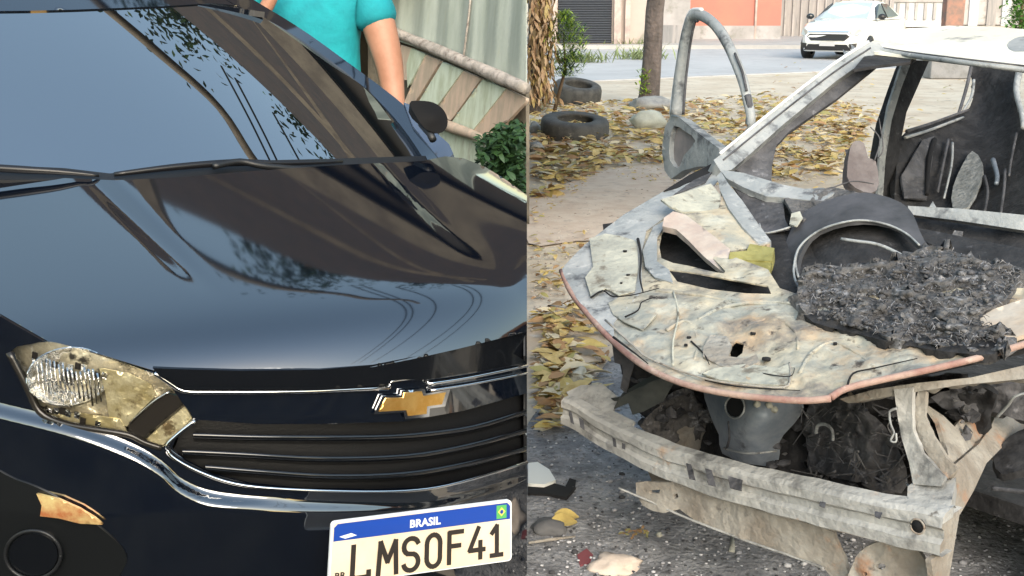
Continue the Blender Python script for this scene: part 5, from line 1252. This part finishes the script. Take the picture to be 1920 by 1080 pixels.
patch('cross_member', [(1574, 748), (1640, 730), (1720, 718), (1820, 708), (1925, 684), (1990, 670), (1990, 706), (1925, 710), (1800, 722), (1722, 734), (1640, 748), (1590, 756)], fU, M_rust, wr, step=7, thick=.03, amp=.005, freq=14)
# engine bay
fG = lambda px, py: W.y(px, py, .42 + .05 * math.sin(px * .03))
patch('engine_remains', smooth_poly([(1150, 628), (1215, 680), (1300, 718), (1500, 742), (1580, 732), (1690, 712), (1800, 700), (1870, 740), (1850, 800), (1800, 850), (1775, 905), (1700, 930), (1500, 900), (1340, 860), (1250, 815), (1180, 760)], 1), fG, M_char, wr, step=8, edge=9, thick=.02, amp=.06, freq=9, seed=3)
patch('engine_clutter', smooth_poly([(1520, 752), (1560, 745), (1620, 770), (1660, 800), (1700, 880), (1690, 925), (1620, 905), (1560, 895), (1520, 870), (1510, 800)], 2), push(fG, -.10), M_char2, wr, step=5, thick=.02, amp=.05, freq=16, seed=9)
patch('engine_clutter', smooth_poly([(1200, 800), (1225, 770), (1262, 745), (1300, 742), (1310, 780), (1300, 835), (1262, 832), (1228, 818)], 2), push(fG, -.04), M_ashes, wr, step=5, thick=.02, amp=.04, freq=20, seed=12)
for i in range(60):
    px, py = rnd.uniform(1500, 1700), rnd.uniform(760, 905); ln = [(px, py), (px + rnd.uniform(-25, 25), py + rnd.uniform(-30, 10)), (px + rnd.uniform(-40, 40), py + rnd.uniform(-40, 30))]
    wstrip('burnt_cable', ln, 4, 2, rnd.choice((M_char2, M_char2, M_ashes)), push(fG, -.16 - rnd.random() * .05), sm=3, n=5)
bm = bmesh.new()
for k in range(420):
    px, py = rnd.uniform(1165, 1850), rnd.uniform(650, 920)
    if not inside((px, py), [(1165, 700), (1300, 735), (1560, 755), (1690, 725), (1850, 720), (1800, 850), (1700, 925), (1500, 895), (1340, 855), (1230, 800)]): continue
    p = push(fG, rnd.uniform(-.12, .0))(px, py); s_ = rnd.uniform(.006, .024)
    rock_bm(bm, p, (s_, s_ * rnd.uniform(.3, 1), s_ * rnd.uniform(.3, .9)), k, sub=1, rough=.9, mi=rnd.choice((0, 0, 1, 1, 2)), rz=rnd.uniform(0, 3))
o = link('burnt_rubble', bm, [M_char, M_char2, M_ashes], wr, smooth=False); tag(o, kind='stuff')
tk = [(1316, 722, -.08), (1363, 730, -.16), (1440, 745, -.20), (1502, 750, -.08), (1499, 780, -.08), (1461, 828, -.10), (1458, 868, -.08), (1405, 868, -.14), (1352, 848, -.08), (1334, 785, -.08), (1410, 790, -.27), (1380, 800, -.24), (1440, 785, -.24), (1400, 840, -.2)]
fT = tps([(x, y, push(lambda a, b: W.y(a, b, .42), o)(x, y)) for x, y, o in tk])
tank = patch('engine_casing', smooth_poly([(1316, 715), (1363, 726), (1440, 742), (1504, 748), (1500, 780), (1478, 806), (1462, 828), (1458, 870), (1405, 870), (1354, 850), (1348, 815), (1334, 785)], 2), fT, M_tank, wr, step=6, thick=.03, amp=.006, freq=9)
patch('bore', [(1378 + 16 * math.cos(a * .5236), 763 + 19 * math.sin(a * .5236)) for a in range(12)], push(fT, -.006), M_blk, tank, step=6, thick=.004)  # depth of the bore shown by a black disc
wstrip('bore_rim', [(1378 + 18 * math.cos(a * .5236), 763 + 21 * math.sin(a * .5236)) for a in range(13)], 4, 4, M_gm, push(fT, -.008), tank)
wstrip('casing_rib', [(1366, 790), (1368, 820), (1362, 842)], 5, 5, M_char2, push(fT, -.004), tank)
wstrip('casing_rib', [(1358, 840), (1400, 850), (1456, 846)], 5, 4, M_gm, push(fT, -.004), tank)
for x, y in ((1420, 758), (1442, 760), (1452, 768)):
    link('bolt', rock_bm(bmesh.new(), push(fT, -.006)(x, y), (.009, .009, .009), x, sub=2), M_burnw, tank)
wstrip('hose_clamp', [(1530, 812), (1534, 798), (1548, 796), (1560, 806), (1562, 826)], 7, 6, M_gm, push(fG, -.2))
fL = S((1146, 635, -.42, .05, .7), (1190, 690, -.40, .05, .6), (1173, 735, -.42, .08, .5), (1260, 702, -.3, .15, .6), (1205, 771, -.35, .15, .45), (1149, 768, -.45, .1, .45))
patch('headlamp_bracket', [(1146, 632), (1168, 652), (1190, 662), (1188, 686), (1180, 712), (1174, 738), (1163, 728), (1168, 700), (1166, 684), (1152, 680)], fL, M_char2, wr, step=6, thick=.012)
patch('inner_box', [(1150, 768), (1160, 748), (1181, 735), (1220, 716), (1262, 700), (1266, 714), (1244, 752), (1206, 772), (1186, 778), (1178, 756)], fL, mat('dark_green_steel', (.035, .04, .04), .6, col2=(.07, .075, .07), scale=8), wr, step=6, thick=.03)
patch('beam_top_flange', [(1062, 735), (1090, 722), (1130, 720), (1160, 745), (1150, 770), (1190, 790), (1175, 812), (1120, 788), (1080, 765)], push(fBm, .05), M_bm, wr, step=7, thick=.008, amp=.008, freq=14)
# lower rusty rail
fLo = S((1195, 910, -.30, .02, .35), (1400, 965, .02, .0, .33), (1560, 1010, .28, .02, .32), (1580, 1070, .3, .02, .25), (1270, 955, -.2, .0, .3), (1200, 945, -.3, 0, .3))
patch('lower_rail', smooth_poly([(1192, 905), (1240, 905), (1290, 908), (1400, 950), (1545, 990), (1566, 1010), (1590, 1075), (1560, 1088), (1540, 1060), (1440, 1028), (1310, 980), (1275, 955), (1245, 962), (1205, 948)], 2), fLo, M_rust, wr, step=7, thick=.012, amp=.010, freq=12, holes=[[(1262, 928), (1270, 925), (1272, 933), (1264, 936)], [(1216, 920), (1238, 918), (1236, 925), (1218, 926)]])
wstrip('lower_rail_edge', [(1160, 915), (1195, 930), (1230, 945), (1290, 972), (1400, 1014), (1500, 1048), (1545, 1066)], 4, 5, M_bm, push(fLo, -.004))
patch('hub_plate', smooth_poly([(1598, 1060), (1612, 1035), (1640, 1018), (1680, 1014), (1720, 1030), (1740, 1070), (1735, 1100), (1598, 1100)], 2), S((1598, 1060, .36, .03, .3), (1740, 1070, .52, .05, .3), (1660, 1018, .44, .05, .35), (1660, 1095, .42, .0, .25)), M_rust, wr, step=6, thick=.012, amp=.012, freq=18, holes=[[(1652 + 9 * math.cos(a * .785), 1062 + 6 * math.sin(a * .785)) for a in range(8)], [(1622 + 4 * math.cos(a * .785), 1076 + 4 * math.sin(a * .785)) for a in range(8)]])
# dark debris to the right of the rail
patch('side_debris', smooth_poly([(1862, 860), (1890, 820), (1930, 800), (1990, 780), (1990, 905), (1925, 880), (1880, 890)], 2), S((1862, 860, .75, .6, .3), (1990, 800, .95, .9, .3), (1990, 905, .9, .6, .2)), M_char, wr, step=8, thick=.02, amp=.04)
patch('wing_remains', smooth_poly([(1745, 745), (1800, 728), (1870, 725), (1925, 715), (1990, 712), (1990, 780), (1925, 790), (1880, 778), (1850, 770), (1800, 780)], 2), S((1745, 745, .5, .5, .6), (1990, 720, .95, .9, .6), (1990, 780, .9, .8, .5), (1800, 780, .6, .6, .5)), M_char2, wr, step=7, thick=.02, amp=.04, freq=12)
wstrip('burnt_cable', [(1870, 782), (1890, 760), (1905, 742), (1940, 735)], 6, 5, M_gm, S((1870, 782, .65, .5, .6), (1940, 735, .8, .6, .6), (1900, 750, .72, .5, .6)))
wstrip('bent_tube', [(1860, 916), (1900, 920), (1990, 930)], 9, 9, M_char2, S((1860, 916, .75, .45, .3), (1990, 930, .95, .5, .3), (1900, 925, .8, .45, .3)))
# hidden structure: floor and far shell, so the wreck stands as a car from beside it
bm = bmesh.new(); box_bm(bm, tuple(W.w(.12, 1.9, .22)), (1.2, 2.4, .05), rz=R(-48.7)); link('floor_pan', bm, M_char, wr, smooth=False)
for X, Y in ((-.55, .55), (.62, .75)):
    bm = tube_bm(bmesh.new(), [W.w(X - .06, Y, .16), W.w(X + .08, Y, .16)], .16, 20); link('brake_disc', bm, M_rust, wr, smooth=False)

# things on the ground in front
def flat_thing(name, pts, z, m, label, cat, t=.01, amp=.0, step=8):
    c = atz(sum(p[0] for p in pts) / len(pts), sum(p[1] for p in pts) / len(pts), z)
    o = patch(name, pts, lambda px, py: atz(px, py, z), m, None, step=step, thick=t, amp=amp, base=(max(c.x, .01), c.y, 0)); return tag(o, label, cat)
flat_thing('white_shard', [(990, 868), (1008, 866), (1030, 880), (1042, 900), (1020, 908), (990, 906)], .03, mat('white_plastic', (.80, .82, .80), .5), 'bright white plastic shard at the left edge of the ash', 'shard', .02)
flat_thing('black_shard', [(990, 912), (1040, 906), (1060, 912), (1068, 896), (1080, 900), (1078, 914), (1062, 932), (1030, 926), (990, 925)], .02, M_blk, 'charred black shard lying under the white shard', 'shard', .012, .008)
q = atz(1000, 1016, .015)
tag(link('stick', tube_bm(bmesh.new(), [atz(991, 1018, .02), atz(1030, 1012, .02), atz(1078, 1006, .018)], [.004, .005, .003], 7), M_rust, None, base=tuple(q)), 'thin grey stick on the ash near the lower left stone', 'stick')
tag(link('bottle_neck_scrap', tube_bm(bmesh.new(), [atz(1372, 1036, .012), atz(1374, 1022, .012), atz(1373, 1008, .014)], [.009, .008, .004], 9), M_burnw, None, base=tuple(atz(1373, 1024, 0))), 'small pale tubular scrap on the ash below the lower rail', 'scrap')
flat_thing('reddish_scrap', [(1082, 1040), (1100, 1028), (1112, 1040), (1106, 1054), (1088, 1060)], .012, mat('red_scrap', (.22, .06, .07), .8), 'dull red scrap beside the large cream stone', 'scrap', .006)
bm = bmesh.new(); qs_ = atz(1192, 1000, .02)
for k in range(26): leaf(bm, qs_ + Vector((rnd.gauss(0, .022), rnd.gauss(0, .018), rnd.uniform(0, .01))), .02, .010, rnd.uniform(0, 6.28), rnd.uniform(0, .8), 0, mi=rnd.choice((1, 2, 2, 4)), n=2)
tag(link('leaf_crumbs', bm, M_litter), kind='stuff')
tag(link('scrap_ball', rock_bm(bmesh.new(), atz(1236, 1003, .015), (.010, .010, .010), 5, sub=2), M_burnw, None, base=tuple(atz(1236, 1003, 0))), 'little round pale scrap right of the leaf crumbs', 'scrap')
bm = rock_bm(bmesh.new(), atz(1086, 720, .03) + Vector((0, .1, .0)), (.045, .035, .03), 21, sub=3, rough=.8)
tag(link('pale_rubble', bm, M_burnw, None, base=tuple(atz(1086, 720, 0))), 'crumpled whitish lump between the leaf heap and the bumper end', 'rubble')
q = atz(1940, 915, 0)
tag(link('grey_lump', rock_bm(bmesh.new(), atz(1884, 900, .03), (.03, .03, .04), 31, sub=3, rough=.6), M_ashes, None, base=tuple(atz(1884, 900, 0))), 'grey ash lump at the right beside the chassis rail', 'rubble')
